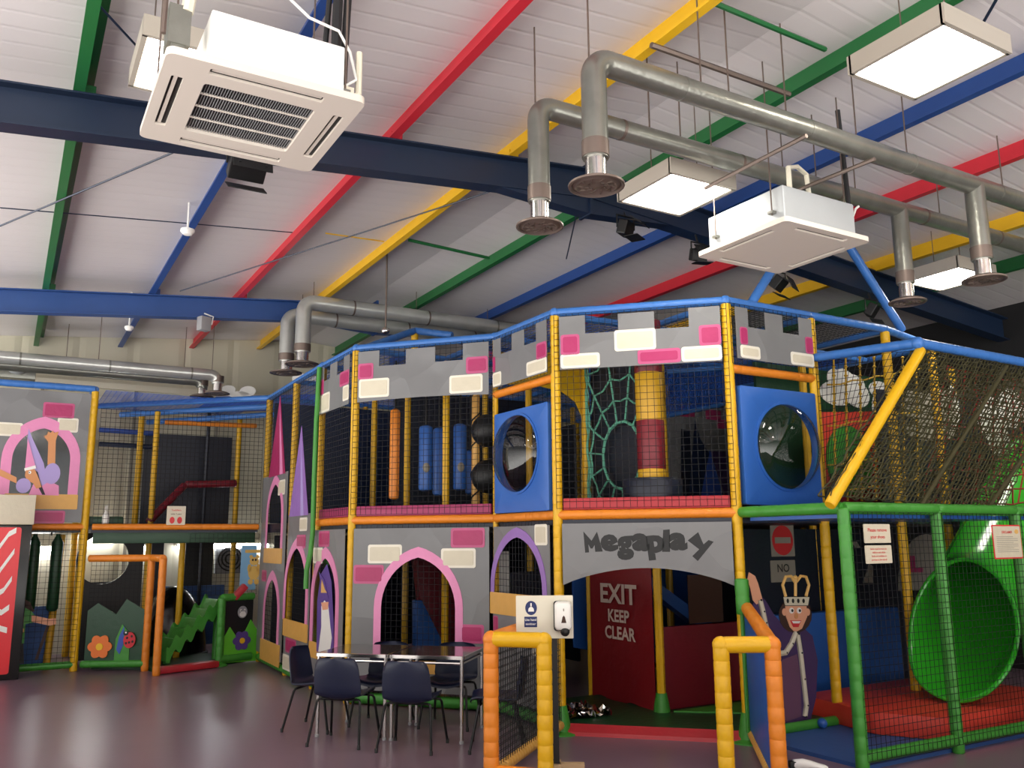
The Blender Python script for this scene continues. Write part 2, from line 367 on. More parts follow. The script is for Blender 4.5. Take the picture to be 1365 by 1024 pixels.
# ---- bracing rods and sag bars under the roof
def rod(pts, r, m, label, name='bracing_rod', cat='rod', group='roof bracing rods'):
    return tag(MB().tube(pts, r, m, 6).build(name), label, cat, group)
rod([onroof(-30, 314, -.02), onroof(248, 196, -.02)], .009, 'steel_navy', 'blue bracing rod slanting up from left edge toward the big cassette')
rod([onroof(240, 388, -.02), onroof(670, 250, -.02)], .008, 'steel_navy', 'thin blue bracing rod slanting up from far rafter across the yellow purlin')
rod([onroof(755, 345, -.02), onroof(772, 270, -.02)], .008, 'steel_navy', 'short steep blue rod below the nearer elbowed duct outlet')
rod([onroof(0, 277, .06), onroof(240, 297, .06), onroof(390, 310, .06)], .006, 'steel_navy', 'thin dark tie crossing the left purlins above the far rafter')
rod([onroof(545, 320, .05), onroof(652, 344, .05)], .02, 'purlin_green', 'green sag bar between the yellow and green purlins', 'sag_bar')
rod([onroof(945, 1, .05), onroof(1100, 66, .05)], .02, 'purlin_green', 'green sag bar at the top near the large lit panel', 'sag_bar')
rod([onroof(434, 311, .05), onroof(512, 322, .05)], .008, 'purlin_yellow', 'thin yellow tie between the red and yellow purlins', 'sag_bar')
rod([onroof(1305, 40, .05), onroof(1345, -30, .05)], .012, 'steel_navy', 'dark rod at top right corner beside the large lit panel')
rod([onroof(130, 5, .03), onroof(190, 70, .03)], .008, 'steel_navy', 'thin dark rod running from top left toward the big cassette')

# ---- ceiling light boxes
def light_box(x, y, z, label, size=.6, depth=.13):
    t = thing('ceiling_light', label, 'ceiling light', (x, y, z), 'square ceiling light boxes')
    mb = MB(); s = size+.06
    for dx, dy, sx, sy in ((0, s/2, s, .03), (0, -s/2, s, .03), (s/2, 0, .03, s), (-s/2, 0, .03, s)): mb.box((x+dx, y+dy, z+depth/2), (sx+.03*(sx > .1), sy, depth), 'housing')
    mb.box((x, y, z+depth), (s, s, .02), 'housing'); mb.build('housing', t, smooth=False)
    MB().box((x-size/4-.003, y, z+.012), (size/2-.012, size, .012), 'lamp').build('diffuser', t, smooth=False)
    MB().box((x+size/4+.003, y, z+.012), (size/2-.012, size, .012), 'lamp').build('diffuser', t, smooth=False)
    mb = MB()
    for sx in (-.25, .25): mb.tube([(x+sx, y, z+depth), (x+sx, y, zr(x+sx)+PURLIN_H)], .005, 'galv_dark', 5)
    mb.pieces('hanger_rod', t)
light_box(4.9, 3.03, 4.70, 'large lit ceiling panel at the top right')
light_box(4.58, 5.12, 4.50, 'lit ceiling panel between the ducts and the smaller cassette')
light_box(8.95, 5.55, 4.55, 'lit ceiling panel at far right behind the duct droppers')
light_box(.80, 5.35, 4.62, 'lit ceiling panel partly hidden behind the big cassette at top left')
for i, (x, y) in enumerate(((.5, 1.4), (4.7, -.6), (8.9, 2.2), (-2.9, 6.2))):  # panels added out of view to light the hall
    light_box(x, y, 4.50, ('added lit ceiling panel over the open floor, outside the picture', 'added lit ceiling panel above the photographer, outside the picture')[i % 2])

# ---- ducts with elbowed droppers and swirl diffusers
def bend(p0, p1, p2, R, n=8):
    p0, p1, p2 = Vector(p0), Vector(p1), Vector(p2); a = (p0-p1).normalized(); b = (p2-p1).normalized(); out = []
    A, B = p1+a*R, p1+b*R; c = p1+(a+b)*R
    for i in range(n+1):
        t = i/n*pi/2; out.append(c - b*R*cos(t) - a*R*sin(t))
    return out
def duct(label, y, x0, z, zd, xend, r, hang=(), second=None, gm='galv'):
    t = thing('ventilation_duct', label, 'duct', (x0, y, z), 'galvanised ventilation ducts')
    pts = [Vector((x0, y, zd+.16))] + bend((x0, y, zd), (x0, y, z), (xend, y, z), r*1.45) + [Vector((xend, y, z))]
    pipe = MB().tube(pts, r, gm, 20).build('pipe', t, angle=60)
    def dropper(x, zt):
        mb = MB(); mb.tube([(x, y, zd+.02), (x, y, zd+.19)], r*.82, 'chrome', 20); mb.tube([(x, y, zd+.17), (x, y, zd+.27)], r*1.06, 'galv_dark', 20); mb.build('collar', t)
        mb = MB(); R = r*2.15
        mb.lathe((x, y, zd), [(r*.85, .035), (R*.75, .02), (R, 0), (R, -.012), (R*.93, -.016), (R*.86, -.004), (R*.72, -.016), (R*.6, -.002), (R*.45, -.014), (R*.3, -.002), (R*.12, -.02), (.002, -.02)], 'galv_dark', 28)
        for k in range(10):
            a = 2*pi*k/10; mb.box((x+cos(a)*R*.5, y+sin(a)*R*.5, zd-.008), (R*.5, .006, .012), 'galv_dark', rz=a+.4)
        mb.build('diffuser', t)
    dropper(x0, z)
    if second:
        MB().tube([(second, y, z), (second, y, zd+.16)], r, 'galv', 20).build('pipe', t, angle=60); dropper(second, z)
    mb = MB(); x = min(x0, xend)+.7
    while x < max(x0, xend): mb.tube([(x-.012, y, z), (x+.012, y, z)], r*1.03, 'galv_dark' if int(x*7) % 2 else 'galv', 20); x += 1.15
    mb.pieces('seam_band', pipe)
    mb = MB()
    for x in hang: mb.tube([(x, y+r*.9, z), (x, y+r*.9, zr(x)+.1)], .006, 'galv_dark', 5)
    mb.pieces('hanger_rod', t)
duct('nearer elbowed galvanised duct with an outlet, reaching far right', 3.83, 2.82, 4.54, 3.74, 11.4, .077, (2.84, 3.75, 4.0, 4.55, 5.3, 5.9, 7.2, 8.6), 6.65)
duct('second elbowed galvanised duct just behind the nearer one', 4.55, 2.88, 4.59, 3.74, 11.4, .073, (2.9, 3.9, 4.2, 5.7, 6.2, 7.4), 6.69)
duct('galvanised duct dropping above the castle tower, left of its pair', 11.95, 3.27, 4.92, 4.07, 9.6, .105, (3.5, 5.2, 6.6, 8.0), gm='galv_lit')
duct('galvanised duct dropping above the castle tower, right of its pair', 11.25, 3.29, 4.94, 4.07, 9.6, .105, (3.45, 5.0, 6.2, 7.6), gm='galv_lit')
duct('shiny duct at left coming from the left edge, brighter front one', 13.75, 2.70, 4.28, 4.0, -3.0, .088, (2.62, 1.0, -.8), gm='galv_lit')
duct('dark duct at left running just behind the shiny one', 14.35, 2.58, 4.28, 4.03, -3.0, .085, (2.3, .6))

# ---- ceiling cassette air conditioners
def cassette(x, y, z, label, rz=0, grille=True):
    t = thing('ceiling_cassette', label, 'air conditioner', (x, y, z), 'ceiling cassette air conditioners')
    s = .475; f = Face((x-s, y), (x+s, y)); f.o = Vector((x-s, y-s, z)); f.u = Vector((1, 0, 0)); f.v = Vector((0, 1, 0)); f.n = Vector((0, 0, -1))
    slots = [rr(.20, .05, .75, .105, .008), rr(.20, .845, .75, .90, .008), rr(.05, .20, .105, .75, .008), rr(.845, .20, .90, .75, .008)]
    mb = MB(); prism(mb, f, [rr(0, 0, .95, .95, .04, 5)] + slots + ([rr(.2, .2, .75, .75, .02)] if grille else []), -.03, .008, 'ac_white'); fp = mb.build('fascia_panel', t)
    for lp in slots:
        xs = [p[0] for p in lp]; ys = [p[1] for p in lp]; cx, cy = (min(xs)+max(xs))/2, (min(ys)+max(ys))/2; w, h = max(xs)-min(xs), max(ys)-min(ys)
        mb = MB(); mb.box(f.at(cx, cy, -.012), (w, h, .01), 'black'); mb.box(f.at(cx+(.0 if w > h else -w*.1), cy+(.0 if h > w else -h*.1), -.002), (w*.96 if w > h else w*.32, h*.96 if h > w else h*.32, .006), 'ac_white'); mb.build('air_flap', fp, smooth=False)
    if grille:
        mb = MB(); mb.box(f.at(.475, .475, -.021), (.55, .55, .002), 'black')
        for k in range(42): mb.box(f.at(.207+k*.01307, .475, -.012), (.0030, .55, .006), 'grey_plastic')
        for k in range(1, 4): mb.box(f.at(.475, .2+.55*k/4, -.010), (.55, .008, .010), 'ac_white')
        mb.build('intake_grille', fp, smooth=False)
    MB().box((x+(.05 if grille else 0), y, z+.03+.15), (.66 if grille else .80, .80, .27), 'white' if grille else 'galv_box').build('casing', t, smooth=False, bevel=.01)  # grille unit: glow of the lit panel behind it put into the white
    mb = MB(); mb.box((x+.44, y-.18, z+.13), (.09, .14, .12), 'offwhite'); mb.tube([(x+.46, y-.2, z+.1), (x+.52, y-.22, z+.18), (x+.52, y-.22, z+.42)], .018, 'offwhite', 8); mb.pieces('drain_pump', t)
    mb = MB()
    for sx in (-.42, .42):
        for sy in (-.3, .3): mb.tube([(x+sx, y+sy, z+.1), (x+sx, y+sy, zr(x+sx)+.1)], .006, 'galv_dark', 5); mb.box((x+sx*.98, y+sy, z+.12), (.06, .05, .02), 'galv')
    mb.pieces('hanger_rod', t)
    return t
t = cassette(.93, 4.315, 3.89, 'big white ceiling cassette with slatted intake grille at top left')
mb = MB()
for k, (dx, r) in enumerate(((.40, .028), (.46, .022), (.36, .016))): mb.tube([(.93+dx, 4.15+.03*k, 4.02), (.93+dx+.01, 4.16+.03*k, 4.4), (.93+dx+.03, 4.2, 4.9)], r, 'pipe_black', 8)
mb.pieces('refrigerant_pipe', t)
mb = MB(); mb.tube([(1.3, 4.1, 4.03), (1.42, 4.05, 4.12), (1.40, 4.1, 4.3), (1.34, 4.12, 4.42), (1.2, 4.2, 4.5), (.9, 4.25, 4.75)], .008, 'white', 6); mb.build('cable', t)
mb = MB(); mb.box((.52, 4.05, 4.12), (.10, .14, .2), 'galv'); mb.tube([(.55, 4.0, 4.2), (.58, 4.0, 4.45), (.57, 4.02, 4.9)], .03, 'offwhite', 8); mb.tube([(.45, 3.98, 4.05), (.46, 4.0, 4.9)], .012, 'galv_dark', 6); mb.pieces('pipe_bracket', t)
t = cassette(5.23, 4.62, 4.0, 'smaller looking white ceiling cassette on the right above the entrance', grille=False)
mb = MB(); a = Vector((5.0, 4.3, 4.3)); mb.tube([a, a+Vector((0, 0, .22)), a+Vector((.16, .05, .28)), a+Vector((.32, .1, .27)), a+Vector((.34, .1, .02))], .02, 'offwhite', 8); mb.pieces('refrigerant_pipe', t)
mb = MB(); mb.tube([(5.35, 4.4, 4.33), (5.5, 4.35, 4.36), (5.72, 4.3, 4.25), (5.76, 4.3, 4.33), (5.8, 4.3, 4.36)], .01, 'white', 6); mb.build('cable', t)
mb = MB(); mb.tube([(5.72, 4.35, 4.1), (5.75, 4.35, 4.3), (5.70, 4.35, 5.2)], .02, 'pipe_black', 8); mb.build('insulated_pipe', t)
rod([onz(1075, 181, 4.43), onz(940, 251, 4.43)], .016, 'galv_dark', 'grey hanger channel above the left side of the smaller cassette', 'hanger_channel', 'channel', 'cassette hanger channels')
rod([onz(1166, 212, 4.43), onz(1062, 254, 4.43)], .016, 'galv_dark', 'grey hanger channel above the right side of the smaller cassette', 'hanger_channel', 'channel', 'cassette hanger channels')
p = onz(868, 60, 5.12); rod([p, Vector((onz(1052, 126, 5.12).x, p.y, 5.12))], .022, 'galv_dark', 'dark hanger channel above the nearer elbowed duct', 'hanger_channel', 'channel', 'cassette hanger channels')

# ---- stage floodlights under the near rafter, sensors
def flood(px, py, label, w=.2, yaw=0, tilt=.5):
    p = ony(px, py, 6.42); t = thing('floodlight', label, 'floodlight', p, 'black stage floodlights')
    M = Matrix.Rotation(yaw, 3, 'Z') @ Matrix.Rotation(tilt, 3, 'X')
    lb = MB().box(p, (w, .10, w*.75), 'black', M=M).build('lamp_body', t, smooth=False, bevel=.012)
    mb = MB()
    for s in (-1, 1): mb.box(p + M @ Vector((s*w*.35, -.10, w*.42)), (w*.06, .14, .01), 'black', M=M)
    mb.box(p + M @ Vector((0, -.13, w*.45)), (w*1.05, .16, .008), 'black', M=M @ Matrix.Rotation(.4, 3, 'X')); mb.box(p + M @ Vector((0, -.12, -w*.42)), (w*1.05, .14, .008), 'black', M=M @ Matrix.Rotation(-.3, 3, 'X'))
    mb.pieces('barn_door', lb, smooth=False)
    mb = MB(); mb.tube([p+Vector((-w*.55, 0, 0)), p+Vector((-w*.55, 0, .13)), p+Vector((w*.55, 0, .13)), p+Vector((w*.55, 0, 0))], .009, 'black', 6); mb.tube([p+Vector((0, 0, .13)), Vector((p.x, p.y+.04, zr(p.x)-.28))], .011, 'black', 6); mb.build('yoke', t)
flood(330, 222, 'black floodlight hanging below the big cassette', .28, 0, .9)
flood(834, 305, 'black floodlight right of the elbowed duct outlets', .19, .5, .3)
flood(931, 340, 'black floodlight left of the smaller cassette', .17, -.3, .4)
flood(1038, 378, 'black floodlight below the smaller cassette', .2, .4, .8)
flood(1162, 414, 'black floodlight beside the right blue pole', .2, .5, .6)
p = ony(272, 432, 12.0); t = thing('floodlight', 'grey floodlight on the far rafter at left', 'floodlight', p)
MB().box(p, (.16, .12, .2), 'grey_plastic', rz=.4).build('lamp_body', t, bevel=.02); MB().tube([p+Vector((.1, 0, 0)), p+Vector((.12, .02, .12)), p+Vector((0, .04, .16))], .01, 'white', 6).build('yoke', t)
def sensor(px, py, y, label, r=.07):
    p = ony(px, py, y); t = thing('smoke_detector', label, 'smoke detector', p, 'white detectors on the blue purlin')
    MB().lathe(p, [(.002, -.045), (r*.6, -.04), (r, -.01), (r, .015), (r*.5, .03), (.01, .035)], 'white', 18).build('housing', t)
    MB().tube([p+Vector((0, 0, .03)), Vector((p.x, p.y, zr(p.x)+.19))], .012, 'white', 6).build('stem', t)
sensor(250, 308, 8.9, 'white smoke detector below the left blue purlin')
sensor(172, 437, 12.6, 'small white smoke detector near the far end of the left blue purlin', .06)
p = ony(514, 441, 9.9); t = thing('dome_lamp', 'small dome lamp above the blue rail at the castle corner', 'lamp', p); MB().ball(p, (.055, .055, .05), 'chrome').build('dome', t); MB().tube([p+Vector((0, 0, .04)), Vector((p.x, p.y, zr(p.x)+.19))], .012, 'galv_dark', 6).build('drop_rod', t)
mb = MB(); p = ony(24, 486, 14.9); t = thing('extractor_fan', 'grey round extractor box under the left duct', 'fan', p); MB().box(p+Vector((-.1, .1, -.05)), (.7, .3, .34), 'galv').build('box', t, bevel=.01); MB().lathe(p+Vector((0, -.1, 0)), [(.16, .1), (.17, .03), (.14, -.06), (.08, -.1), (.01, -.11)], 'galv_box', 18, axis=(0, 1, 0)).build('dome', t)
# ================================================================ the castle play frame
DECK, TOP = 1.93, 3.88
PR, RR = .047, .042
A, B, C, D, E_, F_, G = (5.62, 5.67), (4.46, 6.80), (4.44, 7.95), (3.32, 9.20), (3.30, 10.35), (3.32, 11.55), (3.36, 13.10)
A2, A3, A4 = (6.75, 5.67), (7.90, 5.67), (9.10, 5.95)
def v3(p, z): return Vector((p[0], p[1], z))
castle = thing('climbing_structure', 'two storey padded castle play frame with yellow posts and blue top rails', 'play frame', (5.0, 8.0, 0))
posts = [A, B, C, D, E_, F_, G, A2, A3, A4]
inner = [(5.62, 6.8), (6.75, 6.8), (7.9, 6.8), (10.4, 6.55), (5.62, 7.95), (6.75, 7.95), (7.9, 7.95), (10.4, 9.8), (9.05, 7.95), (4.46, 9.2), (5.62, 9.2), (6.75, 9.2), (7.9, 9.2), (9.05, 9.2),
         (4.46, 10.35), (5.62, 10.35), (6.75, 10.35), (9.05, 10.35), (4.46, 11.55), (6.0, 11.55), (7.9, 11.55), (9.05, 11.55), (4.9, 13.1), (6.75, 13.1), (9.05, 13.1)]
for p in posts: MB().pad(v3(p, .0), v3(p, TOP-.03), PR if p is not C else .03, 'yellow', .1).build('post', castle)
for p in inner: MB().pad(v3(p, .0), v3(p, TOP-.03), PR*.9, 'yellow', .17, n=8).build('post', castle)
for p in (A, B, (5.62, 6.8)):   # green foot wraps
    MB().lathe(v3(p, 0), [(.16, 0), (.16, .012), (.09, .03), (.068, .16), (.052, .24)], 'green', 16).build('foot_wrap', castle)
# blue top rails
per = [G, F_, E_, D, C, B, A, A2, A3, A4]
def rail(name, p, q, z, m, r=RR, seg=.13, par=None, n=10, z2=None): return MB().pad(v3(p, z), v3(q, z if z2 is None else z2), r, m, seg, n).build(name, par or castle)
for p, q in zip(per, per[1:]): rail('top_rail', p, q, TOP, 'blue')
for p in (C, D, E_, G, B, A): MB().ball(v3(p, TOP), .052, 'blue').build('corner_wrap', castle)
for p, q in (((4.46, 7.95), (9.05, 7.95)), ((3.32, 9.2), (9.05, 9.2)), ((3.32, 10.35), (9.05, 10.35)), ((3.32, 11.55), (9.05, 11.55)), (G, (9.05, 13.1)), ((4.46, 6.8), (9.05, 6.8)),
             ((4.46, 7.95), (4.46, 11.55)), ((5.62, 5.67), (5.62, 10.35)), ((6.75, 5.67), (6.75, 13.1)), ((7.9, 5.67), (7.9, 13.1)), (A4, (9.05, 13.1))):
    rail('top_rail', p, q, TOP-.01, 'blue', .036, .3, n=8)
# deck: dark boards on an orange padded edge
poly = [(3.32, 13.1), (3.32, 9.2), (4.46, 7.95), (4.46, 6.8), (5.62, 5.67), (8.6, 5.67), (10.4, 6.45), (10.4, 9.9), (6.2, 9.9), (6.2, 13.1)]
mb = MB(); n = len(poly); mb.add([v3(p, DECK-.09) for p in poly]+[v3(p, DECK+.03) for p in poly], [tuple(range(n)), tuple(range(2*n-1, n-1, -1))]+[(i, (i+1) % n, n+(i+1) % n, n+i) for i in range(n)], 'dark_navy')
mb.build('deck_floor', castle, smooth=False)
for p, q in ((F_, E_), (E_, D), (D, C), (C, B), (B, A), (A, A2)): rail('deck_rail', p, q, DECK, 'orange', .046)
faces = {}
for k, p, q in (('GF', G, F_), ('FE', F_, E_), ('ED', E_, D), ('DC', D, C), ('CB', C, B), ('BA', B, A), ('AA2', A, A2)): faces[k] = Face(p, q)
def edge_pad(k, m): f = faces[k]; MB().box(f.at(f.w/2, DECK+.10, -.03), (f.w-.1, .09, .11), m, rz=atan2(f.u.y, f.u.x)).build('edge_pad', castle, bevel=.015)
edge_pad('ED', 'magenta'); edge_pad('DC', 'magenta'); edge_pad('BA', 'crimson')
for p, q in ((C, B), (A, A2)): rail('panel_rail', p, q, 3.24, 'orange', .042)
for p, q in ((G, F_), (F_, E_), (E_, D), (D, C), (C, B)): rail('floor_rail', p, q, .07, 'green', .058, .12)
# raised roof peak behind the long banner
pk = [ony(476, 468, 10.4), ony(553, 441, 11.0), ony(603, 447, 10.5)]
for p_, q_ in zip(pk, pk[1:]): MB().pad(p_, q_, .05, 'blue', .16).build('peak_rail', castle)
MB().pad(Vector((pk[1].x, pk[1].y, TOP-.1)), pk[1]-Vector((0, 0, .03)), .05, 'yellow', .1).build('peak_post', castle)
# netting over the faces, the roof and some inside walls
for k, zl in (('GF', DECK+.06), ('FE', DECK+.06), ('ED', DECK+.06), ('DC', DECK+.06), ('BA', DECK+.06), ('AA2', 3.28), ('CB', 3.28)):
    f = faces[k]; net(MB(), f, 0, zl, f.w, TOP-.03, cell=.062).build('netting', castle, smooth=False)
for k in ('GF', 'FE', 'DC', 'CB'):
    f = faces[k]; net(MB(), f, 0, .12, f.w, DECK-.05, cell=.062, d=.02).build('netting', castle, smooth=False)
class Flat(Face):
    def __init__(s, o, u, v): s.o = Vector(o); s.u = Vector(u).normalized(); s.v = Vector(v).normalized(); s.w = Vector(u).length; s.n = s.u.cross(s.v)
net(MB(), Flat((3.35, 9.2, TOP), (1, 0, 0), (0, 1, 0)), 0, 0, 5.7, 3.9, 'net_blue', .075, .003, 0).build('roof_netting', castle, smooth=False)
net(MB(), Flat((4.46, 6.8, TOP), (1, 0, 0), (0, 1, 0)), 0, 0, 4.6, 2.4, 'net_blue', .075, .003, 0).build('roof_netting', castle, smooth=False)
net(MB(), Flat((5.62, 5.67, TOP), (1, 0, 0), (0, 1, 0)), 0, 0, 2.28, 1.13, 'net_black', .06, .003, 0).build('roof_netting', castle, smooth=False)
for P_, Q_ in (((4.46, 9.9), (6.75, 9.9)), ((6.75, 7.95), (6.75, 10.35))):
    f = Face(P_, Q_); net(MB(), f, 0, 2.0, f.w, 3.8, cell=.08, d=0, r=.003).build('netting', castle, smooth=False)
# dark padded walls inside
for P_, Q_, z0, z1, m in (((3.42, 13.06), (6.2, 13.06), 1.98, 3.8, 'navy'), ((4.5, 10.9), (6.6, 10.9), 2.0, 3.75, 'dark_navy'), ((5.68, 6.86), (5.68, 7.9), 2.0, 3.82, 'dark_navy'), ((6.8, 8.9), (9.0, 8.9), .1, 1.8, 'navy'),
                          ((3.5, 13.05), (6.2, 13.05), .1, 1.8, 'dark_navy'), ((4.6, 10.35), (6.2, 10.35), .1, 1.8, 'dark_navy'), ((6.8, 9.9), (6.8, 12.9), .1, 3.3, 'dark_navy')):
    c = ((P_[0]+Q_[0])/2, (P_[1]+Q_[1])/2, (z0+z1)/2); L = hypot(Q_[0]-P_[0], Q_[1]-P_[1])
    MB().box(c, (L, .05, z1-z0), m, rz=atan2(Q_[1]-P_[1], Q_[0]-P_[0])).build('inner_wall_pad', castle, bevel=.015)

# ---- printed castle panels laced to the frame
def brick(mb, f, r, m, d=.062):
    x0, y0, x1, y1 = r; k = min(.025, (x1-x0)*.12)
    prism(mb, f, [rr(x0, y0, x1, y1, .025)], d, d+.003, m+'_edge'); prism(mb, f, [rr(x0+k, y0+k, x1-k, y1-k, .02)], d+.003, d+.007, m)
PB = {'p': 'pink', 'c': 'cream'}
def castle_panel(label, f, outline, arches, sills, bricks, clear_window=False, group='printed castle wall panels'):
    t = thing('castle_panel', label, 'wall panel', f.at(f.w/2, 0, .06), group)
    mb = MB(); holes = []
    for (x0, yt, x1, yb, w, m_) in arches:
        r = f.rect(x0, yt, x1, yb); ww = w; aw = (r[2]-r[0])/2; ys = max(r[1]+.1, r[3]-aw*1.25)
        hole = gothic(r[0]+ww*.5, r[2]-ww*.5, r[1]+.002, ys, r[3]-ww*.5); holes.append(hole)
    prism(mb, f, [outline]+holes, .056, .061, 'grey_vinyl')
    for k, x0, y0, x1, y1 in bricks:
        r = f.rect(x0, y0, x1, y1); brick(mb, f, (max(r[0], .05), r[1], min(r[2], f.w-.05), r[3]), PB[k])
    mb.build('vinyl_sheet', t)
    for (x0, yt, x1, yb, w, m_) in arches:
        r = f.rect(x0, yt, x1, yb); aw = (r[2]-r[0])/2; ys = max(r[1]+.1, r[3]-aw*1.25)
        o = gothic(r[0], r[2], r[1], ys, r[3]); i = gothic(r[0]+w, r[2]-w, r[1], ys, r[3]-w*1.3)
        loop = o[1:] + [o[0]] + [i[0]] + list(reversed(i[1:])); mb = MB()
        # border as an open band: outer right leg, over the point, down the left leg, back along the inside
        prism(mb, f, [loop], .061, .067, m_); ab = mb.build('arch_border', t)
        if clear_window: mb = MB(); prism(mb, f, [i], .058, .060, 'clear_vinyl'); mb.build('clear_window', ab, smooth=False)
    for x0, y0, x1, y1 in sills:
        r = f.rect(x0, y0, x1, y1); mb = MB(); prism(mb, f, [rr(r[0], r[1], r[2], r[3], .015)], .061, .072, 'tan'); mb.build('sill', t)
    return t
def full(f, z0, z1, e=.055): return [(e, z0), (f.w-e, z0), (f.w-e, z1), (e, z1)]
f = faces['DC']
castle_panel('grey castle panel with a wide pink pointed arch behind the table', f, full(f, .16, 1.84), [(502, 729, 620, 884, .085, 'arch_pink')], [(503, 880, 622, 897)],
             [('p', 475, 753, 515, 778), ('c', 494, 726, 539, 751), ('p', 604, 704, 649, 730), ('c', 591, 731, 637, 757), ('p', 616, 832, 648, 857)])
f = faces['CB']
castle_panel('grey castle panel with a lavender pointed arch left of the entrance', f, full(f, .16, 1.84), [(661, 703, 736, 800, .075, 'lavender')], [(661, 792, 737, 822)],
             [('c', 720, 699, 737, 727), ('p', 659, 820, 671, 846), ('c', 717, 850, 735, 875)])
f = faces['ED']
castle_panel('narrow grey castle panel with the wizard in its pink arched window', f, full(f, .16, 1.84), [(421, 729, 459, 870, .10, 'arch_pink')], [(419, 858, 452, 880)],
             [('c', 422, 730, 437, 751), ('p', 432, 708, 446, 729)], True)
def cone_outline(f, base_px, tip_px, z0, e=.05):
    (u0, v0), (u1, _), (ut, vt) = f.px(*base_px[0]), f.px(*base_px[1]), f.px(*tip_px)
    return u0, u1, v0, ut, vt
f = faces['FE']; u0, u1, vb, ut, vt = cone_outline(f, ((394, 689), (417, 685)), (409, 568), .16)
t = castle_panel('grey castle turret panel with lavender cone roof and one pink arch', f, full(f, .16, vb+.02), [(385, 717, 418, 830, .10, 'arch_pink')], [(384, 828, 417, 852)],
             [('c', 406, 690, 416, 708), ('p', 402, 713, 414, 731), ('p', 387, 851, 401, 871), ('c', 378, 872, 397, 893)])
mb = MB(); prism(mb, f, [[(u0-.06, vb), (u1+.03, vb), (ut, vt)]], .064, .070, 'lavender'); prism(mb, f, [[(u0+(u1-u0)*.62, vb), (u0+(u1-u0)*.8, vb), (ut, vt-.1)]], .070, .072, 'lilac'); mb.build('cone_roof', t)
f = faces['GF']; u0, u1, vb, ut, vt = cone_outline(f, ((365, 637), (386, 633)), (380, 528), .16)
t = castle_panel('grey castle turret panel with crimson cone roof and two pink arches', f, full(f, .16, vb+.02), [(361, 634, 384, 733, .10, 'arch_pink'), (357, 760, 379, 857, .10, 'arch_pink')], [(358, 731, 382, 751), (353, 855, 379, 884)],
             [('c', 377, 640, 386, 660), ('p', 355, 760, 361, 775)])
mb = MB(); prism(mb, f, [[(u0-.02, vb), (u1+.02, vb), (ut, vt)]], .064, .070, 'magenta'); prism(mb, f, [[(u0+(u1-u0)*.7, vb), (u0+(u1-u0)*.9, vb), (ut, vt-.1)]], .070, .072, 'arch_pink'); mb.build('cone_roof', t)

# ---- battlement banners under the top rail
def banner(label, k, vb, bricks, sag=0):
    f = faces[k]; w = f.w; e = .055; vt, vg = TOP-.06, TOP-.24
    us = [e, w*.19, w*.385, w*.595, w*.79, w-e]
    L = [(e, vb), ] + [(w*t, vb+sag*sin(t*pi)) for t in (.25, .5, .75)] + [(w-e, vb), (us[5], vt), (us[4], vt), (us[4], vg), (us[3], vg), (us[3], vt-.01), (us[2], vt-.01), (us[2], vg), (us[1], vg), (us[1], vt), (us[0], vt)]
    t = thing('battlement_banner', label, 'banner', f.at(w/2, vb, .06), 'castle battlement banners'); mb = MB(); prism(mb, f, [L], .056, .061, 'grey_vinyl')
    for kk, x0, y0, x1, y1 in bricks:
        r = f.rect(x0, y0, x1, y1); brick(mb, f, (max(r[0], e), max(r[1], vb+.01), min(r[2], w-e), r[3]), PB[kk])
    mb.build('vinyl_sheet', t)
banner('grey battlement banner with cream and pink bricks over the entrance', 'BA', 3.30, [('p', 749, 448, 774, 475), ('c', 749, 473, 801, 502), ('c', 820, 441, 875, 469), ('p', 851, 467, 908, 494), ('c', 909, 463, 966, 492), ('p', 932, 435, 966, 462)])
banner('creased grey battlement banner over the net with blue punch bags', 'DC', 3.24, [('p', 481, 486, 501, 507), ('c', 482, 506, 522, 531), ('p', 624, 477, 653, 499), ('c', 602, 501, 646, 525)], .02)
banner('grey battlement banner above the nearer-to-table blue bubble panel', 'CB', 3.30, [('p', 722, 457, 737, 479), ('c', 709, 480, 737, 510), ('p', 659, 477, 667, 498), ('c', 658, 498, 675, 522)])
banner('narrow grey battlement banner at the castle corner beside the green hose', 'ED', 3.24, [('p', 430, 508, 438, 529), ('c', 429, 526, 446, 552), ('p', 460, 495, 474, 514), ('c', 464, 514, 474, 534)])
banner('dim grey battlement banner above the bubble panel right of the entrance', 'AA2', 3.33, [('c', 981, 463, 1007, 492), ('p', 980, 438, 990, 461), ('c', 1048, 473, 1086, 501), ('p', 1067, 452, 1086, 474)])

# ---- bubble window panels
def bubble(label, k, rect, circ):
    f = faces[k]; t = thing('bubble_panel', label, 'bubble window panel', f.at(f.w/2, DECK, .02), 'blue bubble window panels')
    r = f.rect(*rect); c = f.rect(*circ); cu, cv = (c[0]+c[2])/2, (c[1]+c[3])/2; ru, rv = (c[2]-c[0])/2, (c[3]-c[1])/2; ru = rv = (ru+rv)/2
    mb = MB(); prism(mb, f, [rr(max(r[0], .05), r[1], min(r[2], f.w-.05), r[3], .02), ell(cu, cv, ru, rv, 40)], -.02, .045, 'panel_blue'); pp_ = mb.build('padded_panel', t, bevel=.008)
    cc = f.at(cu, cv, .045); mb = MB()
    prof = [(ru*sin(a), .30*cos(a)*ru*1.5) for a in [radians(90-9*i) for i in range(10)]] + [(.002, .45*ru)]
    mb.rings([[cc + f.u*x*cos(2*pi*j/36) + f.v*x*sin(2*pi*j/36) + f.n*z for j in range(36)] for x, z in prof], 'acrylic', cap=False); mb.build('acrylic_dome', pp_, angle=180)
    mb = MB(); prism(mb, f, [ell(cu, cv, ru+.022, rv+.022, 40), ell(cu, cv, ru-.004, rv-.004, 40)], .045, .055, 'panel_blue'); mb.build('window_ring', pp_)
